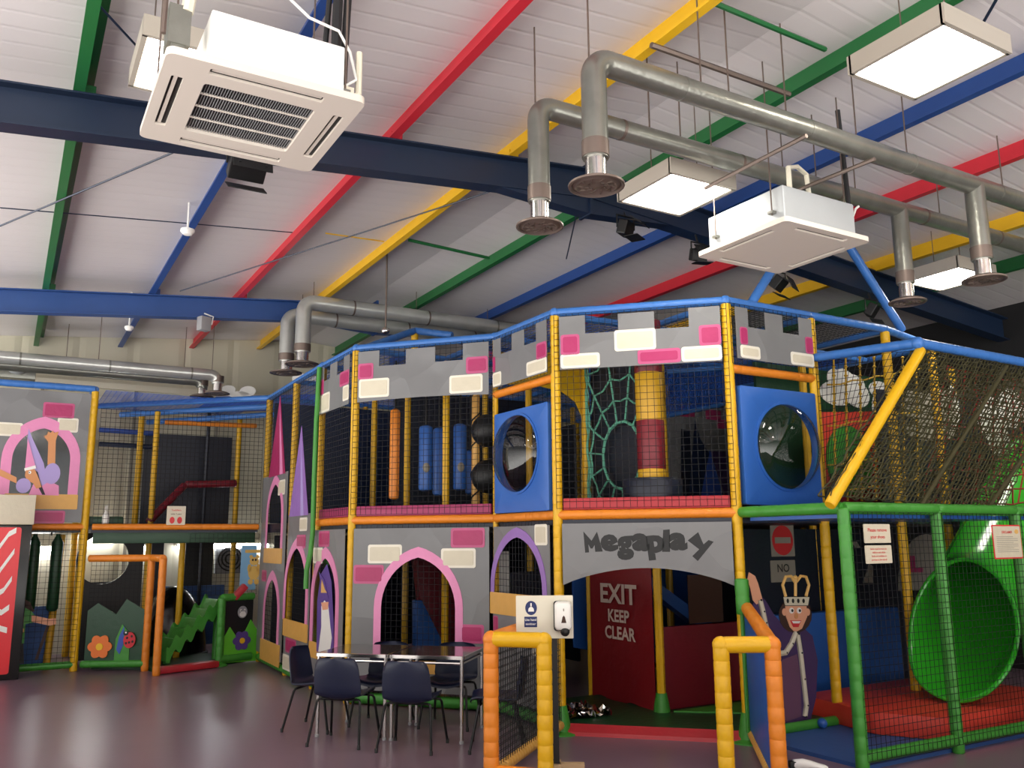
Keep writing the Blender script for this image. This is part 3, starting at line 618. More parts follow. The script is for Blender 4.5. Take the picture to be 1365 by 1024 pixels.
bubble('blue padded panel with clear bubble window left of the entrance', 'CB', (659, 545, 736, 683), (668, 553, 722, 657))
bubble('blue padded panel with clear bubble window right of the entrance', 'AA2', (986, 521, 1097, 674), (1004, 540, 1084, 653))

# ---- entrance: banner with lettering, red exit curtain
f = faces['BA']; t = thing('entrance_banner', 'arched grey entrance banner with bold black playful lettering', 'banner', f.at(f.w/2, 1.9, .06))
vt = 1.85; va = f.px(868, 757)[1]; vs = f.px(755, 783)[1]; w = f.w; e = .05
L = [(e, vt), (e, vs-.02)] + [(e+(w-2*e)*t_, vs + (va-vs)*sin(pi*(t_*.96+.02))**.75) for t_ in [i/16 for i in range(17)]] + [(w-e, vs-.02), (w-e, vt)]
mb = MB(); prism(mb, f, [L], .056, .062, 'grey_vinyl'); mb.build('vinyl_sheet', t)
mb = MB()
zp = lambda x, y: f.px(740+x/5.25, 680+y/5.25)
for pts in ([(205, 150), (262, 215), (300, 152), (340, 290), (288, 292), (283, 245), (268, 270), (255, 268), (240, 240), (245, 296), (218, 298)], [(930, 213), (1003, 155), (1040, 240), (1075, 210), (1110, 222), (1000, 356), (962, 322), (1010, 275)],
            [(760, 140), (805, 136), (808, 292), (752, 292)]):
    prism(mb, f, [[zp(*p) for p in pts]], .062, .0635, 'black')
for ch, px, py, h, rot, sx, b in (('e', 813, 721, 28, .05, 1.15, .065), ('g', 834, 723, 29, .05, 1.05, .06), ('a', 855, 720, 29, -.05, 1.15, .065), ('p', 874, 722, 30, .1, 1.1, .06), ('a', 904, 719, 29, 0, 1.2, .065)):
    cu, cv = f.px(px, py); hh = f.px(px, py-h/2)[1]-f.px(px, py+h/2)[1]
    text(mb, f, ch, cu, cv, hh, 'black', d1=.0635, bold=b, rot=rot, sx=sx)
mb.build('lettering', t, smooth=False)
f = Face((5.62, 7.95), (5.62, 6.80)); t = thing('exit_curtain', 'dark red hanging sheet lettered EXIT KEEP CLEAR inside the entrance', 'curtain', f.at(f.w/2, 1.8, 0))
mb = MB(); n = 24
mb.rings([[f.at(.05+(f.w-.1)*i/n, .06+.03*sin(i*.5), .03+.012*sin(i*.9)+s*.003) for i in range(n+1)] + [f.at(.05+(f.w-.1)*i/n, 1.84, .03+s*.003+.004*sin(i*.9)) for i in range(n, -1, -1)] for s in (-1, 1)], 'sheet_red')
mb.build('vinyl_sheet', t)
mb = MB()
for s_, x, y, h in (('EXIT', 828, 793, 26), ('KEEP', 829, 822, 16.5), ('CLEAR', 831, 845, 17)):
    cu, cv = f.px(x, y); hh = f.px(x, y-h/2)[1]-f.px(x, y+h/2)[1]; text(mb, f, s_, cu, cv, hh, 'letter', d1=.049, bold=.028, sx=1.12 if s_ == 'EXIT' else .98)
mb.build('lettering', t, smooth=False)

# ---- entrance floor
mb = MB(); pts = [(4.52, 6.82), (5.64, 5.72), (6.7, 5.75), (6.75, 6.75), (5.62, 7.9), (4.5, 7.9)]; n = len(pts)
mb.add([v3(p, .0) for p in pts]+[v3(p, .07) for p in pts], [tuple(range(n)), tuple(range(2*n-1, n-1, -1))]+[(i, (i+1) % n, n+(i+1) % n, n+i) for i in range(n)], 'dark_green')
tag(mb.build('floor_mat', smooth=False), 'dark green floor mat inside the entrance', 'mat')
mb = MB(); pts = [(5.68, 6.7), (6.6, 5.95), (6.7, 6.7)]; n = 3
mb.add([v3(p, .071) for p in pts]+[v3(p, .085) for p in pts], [(0, 1, 2), (5, 4, 3), (0, 1, 4, 3), (1, 2, 5, 4), (2, 0, 3, 5)], 'green')
tag(mb.build('floor_mat', smooth=False), 'lighter green triangular mat beside the exit sheet', 'mat')
f = faces['BA']; mb = MB(); w = f.w
sec = [(0, .07), (0, 0), (.10, 0), (.085, .03), (.0, .085)]
mb.rings([[f.at(u, z, d-.02) for d, z in sec] for u in (.07, w-.05)], 'crimson'); tag(mb.build('threshold_ramp', smooth=False), 'red padded threshold across the entrance', 'ramp')
# crumpled silver sheet lying just inside
mb = MB(); n = 16; vs = []; random.seed(3)
c0 = onz(778, 945, .12)
for i in range(n+1):
    for j in range(n+1):
        vs.append((c0.x-.22+.42*i/n+random.uniform(-.02, .02), c0.y-.2+.5*j/n+random.uniform(-.02, .02), .075+abs(random.gauss(0, .028))+.05*sin(pi*j/n)*sin(pi*i/n)))
mb.add(vs, [(i*(n+1)+j, i*(n+1)+j+1, (i+1)*(n+1)+j+1, (i+1)*(n+1)+j) for i in range(n) for j in range(n)], 'foil'); tag(mb.build('crumpled_sheet', smooth=False), 'crumpled silver sheet on the green mat just inside the entrance', 'sheet')
# dark red low wall, brown board and blue chute behind the entrance
tag(MB().box((6.19, 6.84, .46), (1.04, .06, .78), 'maroon').build('low_wall_pad', bevel=.015), 'dark red low padded wall right of the exit sheet', 'wall pad')
f = Face((5.7, 6.80), (6.7, 6.80)); r = f.rect(917, 766, 962, 830); mb = MB(); prism(mb, f, [rr(r[0], r[1], r[2], r[3], .01)], .0, .012, 'brown'); tag(mb.build('notice_board', smooth=False), 'dark brown board above the dark red low wall', 'board')
f = Face((5.7, 8.4), (7.6, 8.4)); mb = MB(); prism(mb, f, [[(.0, .5), (1.9, .1), (1.9, 1.75), (.0, 1.8)]], -.02, .02, 'panel_blue'); tag(mb.build('wall_pad', smooth=False), 'blue wall behind the exit sheet', 'wall pad')
mb = MB(); a, b = Vector((5.9, 8.1, 1.5)), Vector((7.0, 7.5, .55)); d = (b-a).normalized(); s_ = d.cross(Vector((0, 0, 1))).normalized(); nn = s_.cross(d)
prof = [(-.26, .14), (-.24, .02), (-.15, 0), (.15, 0), (.24, .02), (.26, .14), (.22, .14), (.20, .05), (0, .03), (-.20, .05), (-.22, .14)]
mb.rings([[q + s_*x + nn*z for x, z in prof] for q in (a, (a+b)/2, b)], 'panel_blue'); tag(mb.build('chute', angle=60), 'blue chute slanting down behind the entrance netting', 'slide')

# ---- things inside the upper floor
f = Face((5.62, 7.95), (5.62, 6.80)); t = thing('spider_web_net', 'green rope spider web net with a round opening', 'climbing net', f.at(f.w/2, 2.0, 0))
cu, cv = f.px(832, 607); ru = .32; rv = .36; mb = MB()
def clampuv(u, v): return (max(.05, min(f.w-.05, u)), max(2.02, min(3.8, v)))
spokes = 15; rings_ = [(1.0, 0), (1.7, .03), (2.4, .05), (3.3, .08), (4.3, .1)]
def wp(k, j): a = 2*pi*j/spokes+.1; s = rings_[k][0]; return f.at(*clampuv(cu+cos(a)*ru*s*1.05, cv+sin(a)*rv*s), .03)
for j in range(spokes): mb.tube([wp(k, j) for k in range(5)], .011, 'rope_teal', 5)
for k in range(5):
    for j in range(spokes):
        p, q = wp(k, j), wp(k, j+1); mm = (p+q)/2; c_ = f.at(cu, cv, .03)
        mb.tube([p, mm+(c_-mm)*(.0 if k == 0 else rings_[k][1]), q], .011 if k else .017, 'rope_teal', 5)
mb.build('rope_netting', t)
c = Vector((ony(868, 600, 6.46).x, 6.46, 0)); t = thing('roller_post', 'thick yellow and maroon banded upright roller on a black round base', 'roller', (c.x, c.y, DECK+.03))
r = .135; mb = MB()
for z0, z1, m_ in ((2.27, 2.36, 'roller_yellow'), (2.36, 2.83, 'maroon'), (2.83, 3.30, 'roller_yellow'), (3.30, 3.82, 'maroon')): mb.lathe((c.x, c.y, 0), [(r*.97, z0), (r, z0+.01), (r, z1-.01), (r*.97, z1)], m_, 28)
mb.build('roller', t); MB().lathe((c.x, c.y, 0), [(.27, 1.97), (.28, 1.99), (.285, 2.12), (.285, 2.25), (.27, 2.27), (.1, 2.275)], 'dark_navy', 36).build('base', t)
# yellow tunnel sheet and netting at the left of that opening
f = Face((4.5, 7.99), (5.6, 7.99)); mb = MB(); prism(mb, f, [[f.px(*p) for p in ((668, 470), (784, 470), (784, 664), (776, 664), (776, 556), (767, 536), (750, 523), (720, 515), (668, 512))]], -.01, .01, 'yellow'); tag(mb.build('tunnel_sheet', smooth=False), 'yellow sheet with a curved cutout behind the entrance net', 'sheet')
# blue hammock netting and far castle sheet on the right
p1, p2, p3, p4 = ony(888, 496, 7.2), ony(972, 490, 6.9), ony(972, 536, 8.0), ony(888, 553, 8.2); mb = MB(); n = 30
for i in range(n+1):
    t_ = i/n; mb.tube([p1.lerp(p2, t_), p4.lerp(p3, t_)], .006, 'net_blue', 3); mb.tube([p1.lerp(p4, t_), p2.lerp(p3, t_)], .006, 'net_blue', 3)
mb.tube([p4, p3], .045, 'blue', 8); mb.tube([p1, p2], .03, 'blue', 8)
tag(mb.build('hammock_net'), 'bright blue sloping net seen through the entrance net', 'net')
f = Face((6.8, 8.7), (8.6, 8.7)); t = thing('castle_panel', 'far grey castle sheet with pink bricks and a dark turret seen through netting', 'wall panel', f.at(.9, 2, 0), 'printed castle wall panels'); mb = MB(); r = f.rect(886, 536, 985, 684)
prism(mb, f, [[(r[0], 1.98), (r[2], 1.98), (r[2], r[3]-.1), (r[0], r[3])]], -.01, .01, 'grey_vinyl')
for x0, y0, x1, y1 in ((905, 543, 925, 556), (940, 547, 960, 560), (955, 560, 972, 572)): prism(mb, f, [rr(*f.rect(x0, y0, x1, y1), .02)], .01, .014, 'pink')
prism(mb, f, [[f.px(*p) for p in ((907, 680), (907, 572), (920, 575), (920, 600))] + [f.px(930, 680)]], .01, .016, 'dark_navy')
prism(mb, f, [[f.px(*p) for p in ((917, 667), (925, 560), (932, 585), (944, 605), (932, 667))]], .016, .02, 'navy')
prism(mb, f, [[f.px(*p) for p in ((925, 672), (945, 600), (966, 672))]], .016, .019, 'leaf_blue'); prism(mb, f, [[f.px(*p) for p in ((946, 602), (975, 602), (975, 660), (966, 664))]], .014, .02, 'deep_purple')
mb.build('vinyl_sheet', t)
# hanging punch bags, columns and balls behind the long net
def hang(px, yt, yb, y, r, m, name, label, cat, group, cap=None):
    pt, pb = ony(px, yt, y), ony(px, yb, y); t = thing(name, label, cat, (pt.x, y, pb.z), group); x = pb.x; zt, zb = pt.z, max(pb.z, 2.02)
    MB().lathe((x, y, 0), [(r*.5, zb), (r*.92, zb+.015), (r, zb+.04), (r, zt-.05), (r*.9, zt-.02), (r*.4, zt)], m, 18).build('bag' if 'bag' in name else 'foam_column', t)
    MB().tube([(x, y, zt-.01), (x, y, TOP-.02)], .012, 'black', 6).build('strap', t)
    if cap: MB().ball((x-.3*r, y-r*.93, zb+.28), (.05, .02, .06), 'dull_white').build('logo_patch', t)
gb = 'hanging blue punch bags'
hang(567, 567, 655, 9.6, .085, 'panel_blue', 'punch_bag', 'leftmost blue hanging punch bag with a pale patch', 'punch bag', gb, True)
hang(585, 570, 661, 9.85, .08, 'panel_blue', 'punch_bag', 'blue punch bag right behind the leftmost one', 'punch bag', gb)
hang(613, 565, 654, 9.5, .085, 'panel_blue', 'punch_bag', 'front blue punch bag with pale patch, nearer the spiral column', 'punch bag', gb, True)
hang(627, 600, 659, 9.9, .07, 'panel_blue', 'punch_bag', 'short blue punch bag just left of the spiral column', 'punch bag', gb)
hang(525, 545, 666, 9.55, .06, 'orange', 'foam_column', 'orange hanging foam column among the yellow posts', 'foam column', None)
p = ony(634, 662, 9.2); t = thing('spiral_column', 'tan column wound with a black spiral cord', 'column', (p.x, 9.2, 2.0)); MB().lathe((p.x, 9.2, 0), [(.05, 1.97), (.052, 2.1), (.05, 3.8)], 'tan', 14).build('column', t)
MB().tube([(p.x+.057*cos(a*.5), 9.2+.057*sin(a*.5), 2.05+a*.0245) for a in range(72)], .009, 'black', 5).build('spiral_cord', t)
for z, lab in ((3.0, 'upper'), (2.45, 'lower')):
    p = ony(650, 610, 9.0); o = MB().ball((p.x, 9.0, z), .2, 'black', 18).build('foam_ball'); tag(o, lab+' black foam ball beside the spiral column', 'ball', 'black foam balls')
# loose green hose hanging down the castle corner
pts = [ony(428, 490, 10.2), ony(424, 560, 10.2), ony(421, 640, 10.2), ony(419, 710, 10.2), ony(416, 738, 10.15), ony(411, 760, 10.15), ony(410, 785, 10.15)]
for p in pts: p.x -= .02
tag(MB().tube(pts, .03, 'green', 10).build('foam_hose'), 'dark green foam tube hanging loose down the castle corner', 'tube')
# wizard figure printed behind the clear arched window
f = faces['ED']; t = thing('wizard_cutout', 'white-bearded wizard figure in purple robe inside the narrow arched window', 'cutout figure', f.at(f.w*.5, .6, .0))
def fpoly(pts, d0, d1, m, name): mb = MB(); prism(mb, f, [[f.px(*p) for p in pts]], d0, d1, m); return mb.build(name, t)
fpoly([(430, 868), (431, 800), (436, 765), (444, 752), (450, 775), (453, 830), (453, 872)], .070, .074, 'purple', 'robe')
fpoly([(433, 868), (437, 835), (437, 808), (441, 800), (446, 806), (449, 835), (451, 850), (448, 872), (440, 873)], .074, .078, 'white', 'beard')
fpoly([(436, 802), (438, 790), (434, 762), (441, 772), (447, 798)], .078, .081, 'purple', 'hat')
fpoly([(437, 790), (438, 772), (442, 785), (445, 790)], .081, .084, 'gold', 'hand')
fpoly([(437, 803), (447, 802), (446, 812), (439, 813)], .078, .0805, 'skin', 'face')

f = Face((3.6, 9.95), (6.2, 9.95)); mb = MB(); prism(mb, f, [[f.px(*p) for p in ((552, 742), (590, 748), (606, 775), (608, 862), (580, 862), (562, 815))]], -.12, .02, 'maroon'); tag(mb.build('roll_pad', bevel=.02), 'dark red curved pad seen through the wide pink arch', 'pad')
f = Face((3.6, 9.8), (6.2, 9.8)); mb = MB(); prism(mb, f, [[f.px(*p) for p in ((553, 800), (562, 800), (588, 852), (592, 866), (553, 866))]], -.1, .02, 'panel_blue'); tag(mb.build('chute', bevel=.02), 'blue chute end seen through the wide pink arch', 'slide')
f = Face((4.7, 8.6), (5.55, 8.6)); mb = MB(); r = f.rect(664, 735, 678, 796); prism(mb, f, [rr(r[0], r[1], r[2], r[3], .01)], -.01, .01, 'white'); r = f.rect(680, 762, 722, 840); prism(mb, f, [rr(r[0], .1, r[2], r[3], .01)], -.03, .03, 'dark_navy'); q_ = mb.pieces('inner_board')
for o_, l_ in zip(q_, ('white board seen through the lavender arch', 'dark pad seen through the lavender arch')): tag(o_, l_, 'board')
# ================================================================ green cage with overhanging net, tube slide, king
K, L_, M_, M2 = (5.62, 4.53), (6.75, 4.51), (7.88, 4.50), (9.02, 4.50)
cage = thing('play_cage', 'green padded cage with overhanging climbing net right of the entrance', 'play cage', (7.0, 5.0, 0))
for p, r in ((K, .05), (L_, .048), (M_, .05), (M2, .05)): MB().pad(v3(p, 0), v3(p, DECK), r, 'green', .13, 12).build('post', cage)
for p, q in (((5.62, 5.62), K), (K, L_), (L_, M_), (M_, M2)): rail('deck_rail', p, q, DECK, 'green', .048, .2, cage, 12)
for p, q in ((K, L_), (L_, M_), (M_, M2)): rail('floor_rail', p, q, .10, 'green', .045, .2, cage, 12)
MB().box((7.0, 5.09, DECK-.06), (2.6, 1.0, .03), 'panel_blue').build('deck_underlay', cage, smooth=False)
Nz = ony(1233, 459, 4.53).z; A2z = ony(1092, 479, 5.67).z; N = Vector((6.75, 4.53, Nz)); NR = Vector((9.05, 4.53, ony(1365, 481, 4.53).z + .0)); NR.z = Nz-.02
MB().pad((6.75, 5.64, A2z), N, .044, 'blue', .16).build('net_rail', cage); MB().pad(N, NR, .044, 'blue', .16).build('net_rail', cage)
MB().ball(N, .056, 'blue').build('corner_wrap', cage)
poles = []
for a, b, r, m_ in (((1106, 674), (1228, 466), .046, 'yellow'), ((1226, 676), (1342, 488), .02, 'net_olive'), ((1312, 684), (1440, 500), .02, 'net_olive')):
    p, q = ony(*a, 4.53), ony(*b, 4.53); poles.append((p, q)); MB().pad(p, q, r, m_, .17 if r > .04 else .5, 12).build('brace_pole', cage)
def ruled(p0, p1, q0, q1, nu, nv, m, r, jit=0.):       # net between two edges p0-p1 and q0-q1
    mb = MB()
    J = lambda: Vector((random.uniform(-jit, jit), random.uniform(-jit, jit), random.uniform(-jit, jit)))
    P = [[p0.lerp(p1, j/nv).lerp(q0.lerp(q1, j/nv), i/nu)+J() for j in range(nv+1)] for i in range(nu+1)]
    for i in range(nu+1): mb.tube(P[i], r, m, 3, cap=False)
    for j in range(nv+1): mb.tube([P[i][j] for i in range(nu+1)], r, m, 3, cap=False)
    return mb
b0, t0 = poles[0]; wdt = Vector((3.2, 0, 0))
ruled(b0+Vector((.0, 0, .08)), t0, b0+wdt*.72, t0+wdt*.72, 50, 32, 'net_olive', .0058, .008).build('overhang_netting', cage, smooth=False)
off = Vector((0, .09, 0)); ruled(b0+off+Vector((0, 0, .08)), t0+off, b0+off+wdt*.72, t0+off+wdt*.72, 33, 22, 'net_olive', .0075, .014).build('overhang_netting', cage, smooth=False)
ruled(Vector((6.73, 5.62, 1.98)), Vector((6.73, 5.62, A2z-.03)), b0+Vector((0, .03, .05)), t0+Vector((0, .03, 0)), 16, 20, 'net_black', .003).build('side_netting', cage, smooth=False)
mb = ruled(Vector((6.95, 4.75, 2.02)), Vector((7.5, 4.75, Nz-.1)), Vector((9.1, 4.9, 2.02)), Vector((9.3, 4.9, Nz-.1)), 10, 9, 'rope_red', .009, .03); mb.build('rope_netting', cage, smooth=False)
fK = Face(K, L_); fL = Face(L_, M_); fM = Face(M_, M2)
for f in (fK, fL, fM): net(MB(), f, 0, .08, f.w, DECK-.03, cell=.055, r=.0026).build('netting', cage, smooth=False)
# yellow climbing ropes, red wall with the green tunnel mouth, cloud panels
t = thing('climbing_ropes', 'yellow knotted climbing ropes behind the slanted yellow pole', 'climbing rope', (7.4, 6.1, 2.0))
mb = MB(); yy = 6.05
for px in (1112, 1128, 1147, 1166, 1186, 1204, 1222):
    p, q = ony(px+2, 668, yy), ony(px-1, 470, yy); n = 16; pts = []; rs = []
    for i in range(n):
        for s_, k in ((0, 1), (.3, 1), (.42, 2.2), (.55, 1)): pts.append(p.lerp(q, min(1, (i+s_)/n))); rs.append(.011*k)
    mb.tube(pts, rs, 'rope_yellow', 6)
mb.pieces('rope', t)
mb = MB()
for py in (505, 560, 612, 650):
    p, q = ony(1103, py+8, yy-.02), ony(1228, py-14, yy-.02); mb.tube([p.lerp(q, i/8)-Vector((0, 0, .02*sin(i*pi/2)**2)) for i in range(9)], .009, 'rope_yellow', 5)
mb.pieces('cross_rope', t)
f = Face((6.8, 6.9), (9.0, 6.9)); t = thing('tunnel_wall', 'red upper wall with a round green tunnel mouth behind the ropes', 'wall panel', f.at(.5, 2, 0))
r = f.rect(1100, 548, 1168, 676); c = f.rect(1097, 572, 1160, 660); cu, cv, ru = (c[0]+c[2])/2, (c[1]+c[3])/2, (c[3]-c[1])/2
mb = MB(); prism(mb, f, [[(r[0]-.1, 1.98), (r[2], 1.98), (r[2], r[3]+.02), (r[0]-.1, r[3]-.06)]], -.02, .02, 'mat_red'); mb.build('red_panel', t, smooth=False)
mb = MB(); prism(mb, f, [ell(cu, cv, ru, ru*1.08, 28)], .02, .05, 'green'); mb.build('tunnel_mouth', t); mb = MB(); prism(mb, f, [rr(r[0], 1.99, r[2]+.3, 2.2, .03)], .02, .10, 'maroon'); mb.build('step_pad', t)
def cloud(label, f, pts, m='white', name='cloud_panel'):
    t = thing(name, label, 'cloud panel', f.at(*f.px(*pts[0][:2]), 0), 'white cloud wall panels'); mb = MB()
    for i, (px, py, rx, ry) in enumerate(pts):
        r = f.rect(px-rx, py-ry, px+rx, py+ry); prism(mb, f, [ell((r[0]+r[2])/2, (r[1]+r[3])/2, (r[2]-r[0])/2, (r[3]-r[1])/2, 20)], .022+.002*i, .03+.002*i, m)
    mb.build('cloud_sheet', t)
f2 = Face((6.8, 7.3), (9.0, 7.3)); mb = MB(); prism(mb, f2, [[(.85, 1.98), (3.5, 1.98), (3.5, 3.8), (.85, 3.8)]], -.02, .02, 'dark_green'); tag(mb.build('backing_wall', smooth=False), 'dark green upper wall behind the red tunnel wall', 'wall pad')
cloud('white cloud panel above the red tunnel wall', f2, [(1118, 505, 18, 14), (1132, 512, 18, 13), (1112, 525, 22, 16), (1140, 527, 16, 17)])
cloud('white cloud panel just above the middle of the slanted yellow pole', f2, [(1170, 520, 14, 11), (1185, 530, 14, 14), (1172, 545, 12, 22)])
f3 = Face((8.62, 6.38), (11.2, 6.0)); mb = MB(); prism(mb, f3, [[(0, 1.98), (f3.w, 1.98), (f3.w, 3.4), (0, 3.4)]], -.02, .02, 'dark_navy'); tag(mb.build('backing_wall', smooth=False), 'dark upper wall with white clouds behind the overhanging net', 'wall pad')
cloud('large white cloud behind the overhanging net', f3, [(1215, 540, 16, 20), (1235, 548, 18, 26), (1258, 545, 14, 26), (1238, 575, 34, 14)], 'dull_white')
cloud('tall white cloud behind the right half of the overhanging net', f3, [(1268, 545, 8, 30), (1320, 560, 20, 30), (1345, 545, 18, 26), (1330, 590, 16, 20)], 'white')
# green tube slide
t = thing('tube_slide', 'shiny green tube slide with a wide flared mouth over the red crash mat', 'slide', (8.0, 5.3, .2))
path = [Vector(p) for p in ((10.7, 5.40, 2.62), (10.2, 5.38, 2.50), (9.6, 5.36, 2.1), (9.1, 5.33, 1.65), (8.62, 5.28, 1.28), (8.22, 5.19, 1.0), (7.82, 5.09, .81), (7.42, 5.0, .715))]
def smooth_path(pts, k=5):
    out = []
    for i in range(len(pts)-1):
        p0, p1, p2, p3 = pts[max(i-1, 0)], pts[i], pts[i+1], pts[min(i+2, len(pts)-1)]
        for j in range(k):
            t_ = j/k; out.append(.5*((2*p1)+(p2-p0)*t_+(2*p0-5*p1+4*p2-p3)*t_*t_+(3*p1-p0-3*p2+p3)*t_**3))
    return out+[pts[-1]]
sp = smooth_path(path); nS = len(sp); SL_R = .43; nA = 40
def slide_pt(s, a, r):       # s along 0..1, a around (0 = up)
    x = max(0, min(nS-1.001, s*(nS-1))); i = int(x); fr = x-i; p = sp[i].lerp(sp[i+1], fr); d = (sp[i+1]-sp[i]).normalized()
    side = d.cross(Vector((0, 0, 1))).normalized(); up = side.cross(d); return p + (up*cos(a)+side*sin(a))*r
rings_o, rings_i = [], []; NR_ = 44
for i in range(NR_+1):
    ro, ri = [], []
    for j in range(nA):
        a = 2*pi*j/nA; end = .66+.34*((1-cos(a))/2)**.9; s_ = end*i/NR_; fl = max(0, (i/NR_-.86)/.14)**2*.05
        ro.append(slide_pt(s_, a, SL_R+fl)); ri.append(slide_pt(s_, a, SL_R-.018+fl))
    rings_o.append(ro); rings_i.append(ri)
mb = MB(); mb.rings(rings_o + list(reversed(rings_i)), 'slide_green', cap=False); mb.build('tube', t, angle=70)
mb = MB(); lip = [rings_o[-1][j].lerp(rings_i[-1][j], .5) for j in range(nA)]; mb.tube(lip+[lip[0], lip[1]], .022, 'slide_green', 8, cap=False); mb.build('mouth_lip', t)
mb = MB()
for s_ in (.16, .42): mb.tube([slide_pt(s_, 2*pi*j/nA, SL_R+.008) for j in range(nA+2)], .014, 'slide_green', 6, cap=False)
mb.pieces('joint_flange', t)
# mats
mb = MB(); pts = [(6.78, 6.15), (6.62, 5.2), (6.9, 4.72), (8.95, 4.68), (8.95, 6.2)]; n = 5
mb.add([v3(p, .03) for p in pts]+[v3(p, .22) for p in pts], [tuple(range(n)), tuple(range(2*n-1, n-1, -1))]+[(i, (i+1) % n, n+(i+1) % n, n+i) for i in range(n)], 'mat_red')
tag(mb.build('crash_mat', bevel=.03), 'thick red crash mat under the mouth of the green slide', 'mat')
tag(MB().box((7.33, 5.1, .015), (3.3, 1.1, .03), 'mat_blue').build('floor_mat', smooth=False), 'flat blue floor mat at the opening of the green cage', 'mat')
tag(MB().box((7.9, 6.62, .5), (2.1, .14, .84), 'panel_blue').build('low_wall_pad', bevel=.03), 'blue low padded wall behind the red crash mat', 'wall pad')
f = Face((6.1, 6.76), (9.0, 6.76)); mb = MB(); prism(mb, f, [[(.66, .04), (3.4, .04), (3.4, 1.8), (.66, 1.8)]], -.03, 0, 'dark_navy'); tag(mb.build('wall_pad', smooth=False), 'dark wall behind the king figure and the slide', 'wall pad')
r = f.rect(1027, 699, 1058, 742); t = thing('no_entry_sign', 'grey square sign with a red no-entry disc above the king', 'sign', f.at(r[0], r[1], 0)); mb = MB(); prism(mb, f, [rr(r[0], r[1], r[2], r[3], .01)], 0, .006, 'dull_white')
cu, cv, ru = (r[0]+r[2])/2, (r[1]+r[3])/2, (r[2]-r[0])*.45; prism(mb, f, [ell(cu, cv, ru, ru, 24)], .006, .008, 'sign_red'); prism(mb, f, [rr(cu-ru*.75, cv-ru*.2, cu+ru*.75, cv+ru*.2, .004)], .008, .010, 'dull_white'); mb.build('board', t, smooth=False)
r = f.rect(1027, 747, 1060, 776); t = thing('no_sign', 'grey sign lettered NO below the no-entry disc', 'sign', f.at(r[0], r[1], 0)); mb = MB(); prism(mb, f, [rr(r[0], r[1], r[2], r[3], .01)], 0, .006, 'dull_white'); mb.build('board', t, smooth=False)
mb = MB(); text(mb, f, 'NO', (r[0]+r[2])/2, r[1]+(r[3]-r[1])*.62, (r[3]-r[1])*.38, 'black', d1=.008, bold=.01); mb.build('lettering', t, smooth=False)
r = f.rect(1194, 712, 1279, 786); t = thing('arched_board', 'pale arched board with a pink letter L behind the green post', 'board', f.at(r[0], r[1], 0)); mb = MB()
prism(mb, f, [[(r[0], r[1]), (r[2], r[1])]+[((r[0]+r[2])/2+(r[2]-r[0])/2*cos(a), r[1]+(r[3]-r[1])*sin(a)) for a in [pi*i/14 for i in range(1, 14)]]], 0, .01, 'dull_white'); mb.build('board', t, smooth=False)
mb = MB(); q = [f.px(*p) for p in ((1212, 741), (1218, 741), (1219, 757), (1229, 757), (1229, 763), (1213, 763))]; prism(mb, f, [q], .01, .014, 'pink'); mb.build('letter', t, smooth=False)
mb = MB(); prism(mb, f, [[f.px(*p) for p in ((1135, 722), (1141, 722), (1146, 730), (1140, 731))]], 0, .01, 'dull_white'); prism(mb, f, [[f.px(*p) for p in ((1158, 752), (1163, 755), (1163, 777), (1150, 777))]], 0, .01, 'dull_white'); mb.pieces('x')  # pale slivers painted for bright background through gaps in the wall
for o in [o for o in COL.objects if o.name.startswith('x')]: o.name = 'pale_shard'; tag(o, 'pale sliver painted for a bright opening in the dark wall beside the notices', 'board', 'pale slivers on the dark wall')
# king: painted flat figure standing behind the rail
f = Face((5.66, 5.70), (6.72, 5.70)); t = thing('king_cutout', 'painted king figure with gold crown and purple robe, one arm raised', 'cutout figure', f.at(.5, .05, 0))
def kp(name, pts, d0, d1, m_): mb = MB(); prism(mb, f, [[f.px(*p) for p in pts]], d0, d1, m_); return mb.build(name, t)
def ke(mb, px, py, rx, ry, d0, d1, m_): r = f.rect(px-rx, py-ry, px+rx, py+ry); prism(mb, f, [ell((r[0]+r[2])/2, (r[1]+r[3])/2, (r[2]-r[0])/2, (r[3]-r[1])/2, 18)], d0, d1, m_)
kp('robe', [(1010, 792), (1020, 800), (1032, 820), (1048, 838), (1072, 838), (1083, 848), (1090, 880), (1088, 930), (1080, 962), (1040, 966), (1030, 940), (1022, 890), (1008, 850), (1003, 810)], -.012, .0, 'deep_purple')
kp('gown', [(1042, 880), (1062, 872), (1066, 900), (1068, 955), (1048, 962), (1040, 950), (1038, 910)], .0, .004, 'plum')
kp('sleeve_arm', [(1003, 800), (1000, 785), (996, 772), (998, 763), (1006, 768), (1010, 778), (1016, 800), (1008, 806)], .0, .006, 'skin')
mb = MB(); ke(mb, 1060, 820, 22, 24, .0, .004, 'hair'); mb.build('hair', t)
mb = MB(); prism(mb, f, [[f.px(*p) for p in ((1046, 808), (1074, 808), (1075, 822), (1068, 838), (1059, 843), (1052, 836), (1047, 822))]], .004, .010, 'skin'); ke(mb, 1045, 816, 3, 5, .004, .008, 'skin'); ke(mb, 1076, 816, 3, 5, .004, .008, 'skin')
for x in (1054, 1064): ke(mb, x, 814, 3.2, 4, .010, .012, 'white'); ke(mb, x+.8, 814, 1.4, 2, .012, .014, 'black')
ke(mb, 1060, 821, 2.4, 4, .010, .014, 'skin_tan'); prism(mb, f, [[f.px(*p) for p in ((1052, 827), (1067, 827), (1063, 836), (1056, 836))]], .010, .012, 'sign_red'); prism(mb, f, [[f.px(*p) for p in ((1054, 828), (1066, 828), (1064, 831), (1056, 831))]], .012, .013, 'white'); mb.build('face', t)
mb = MB(); prism(mb, f, [[f.px(*p) for p in ((1043, 796), (1077, 796), (1075, 807), (1045, 807))]], .010, .018, 'cream')
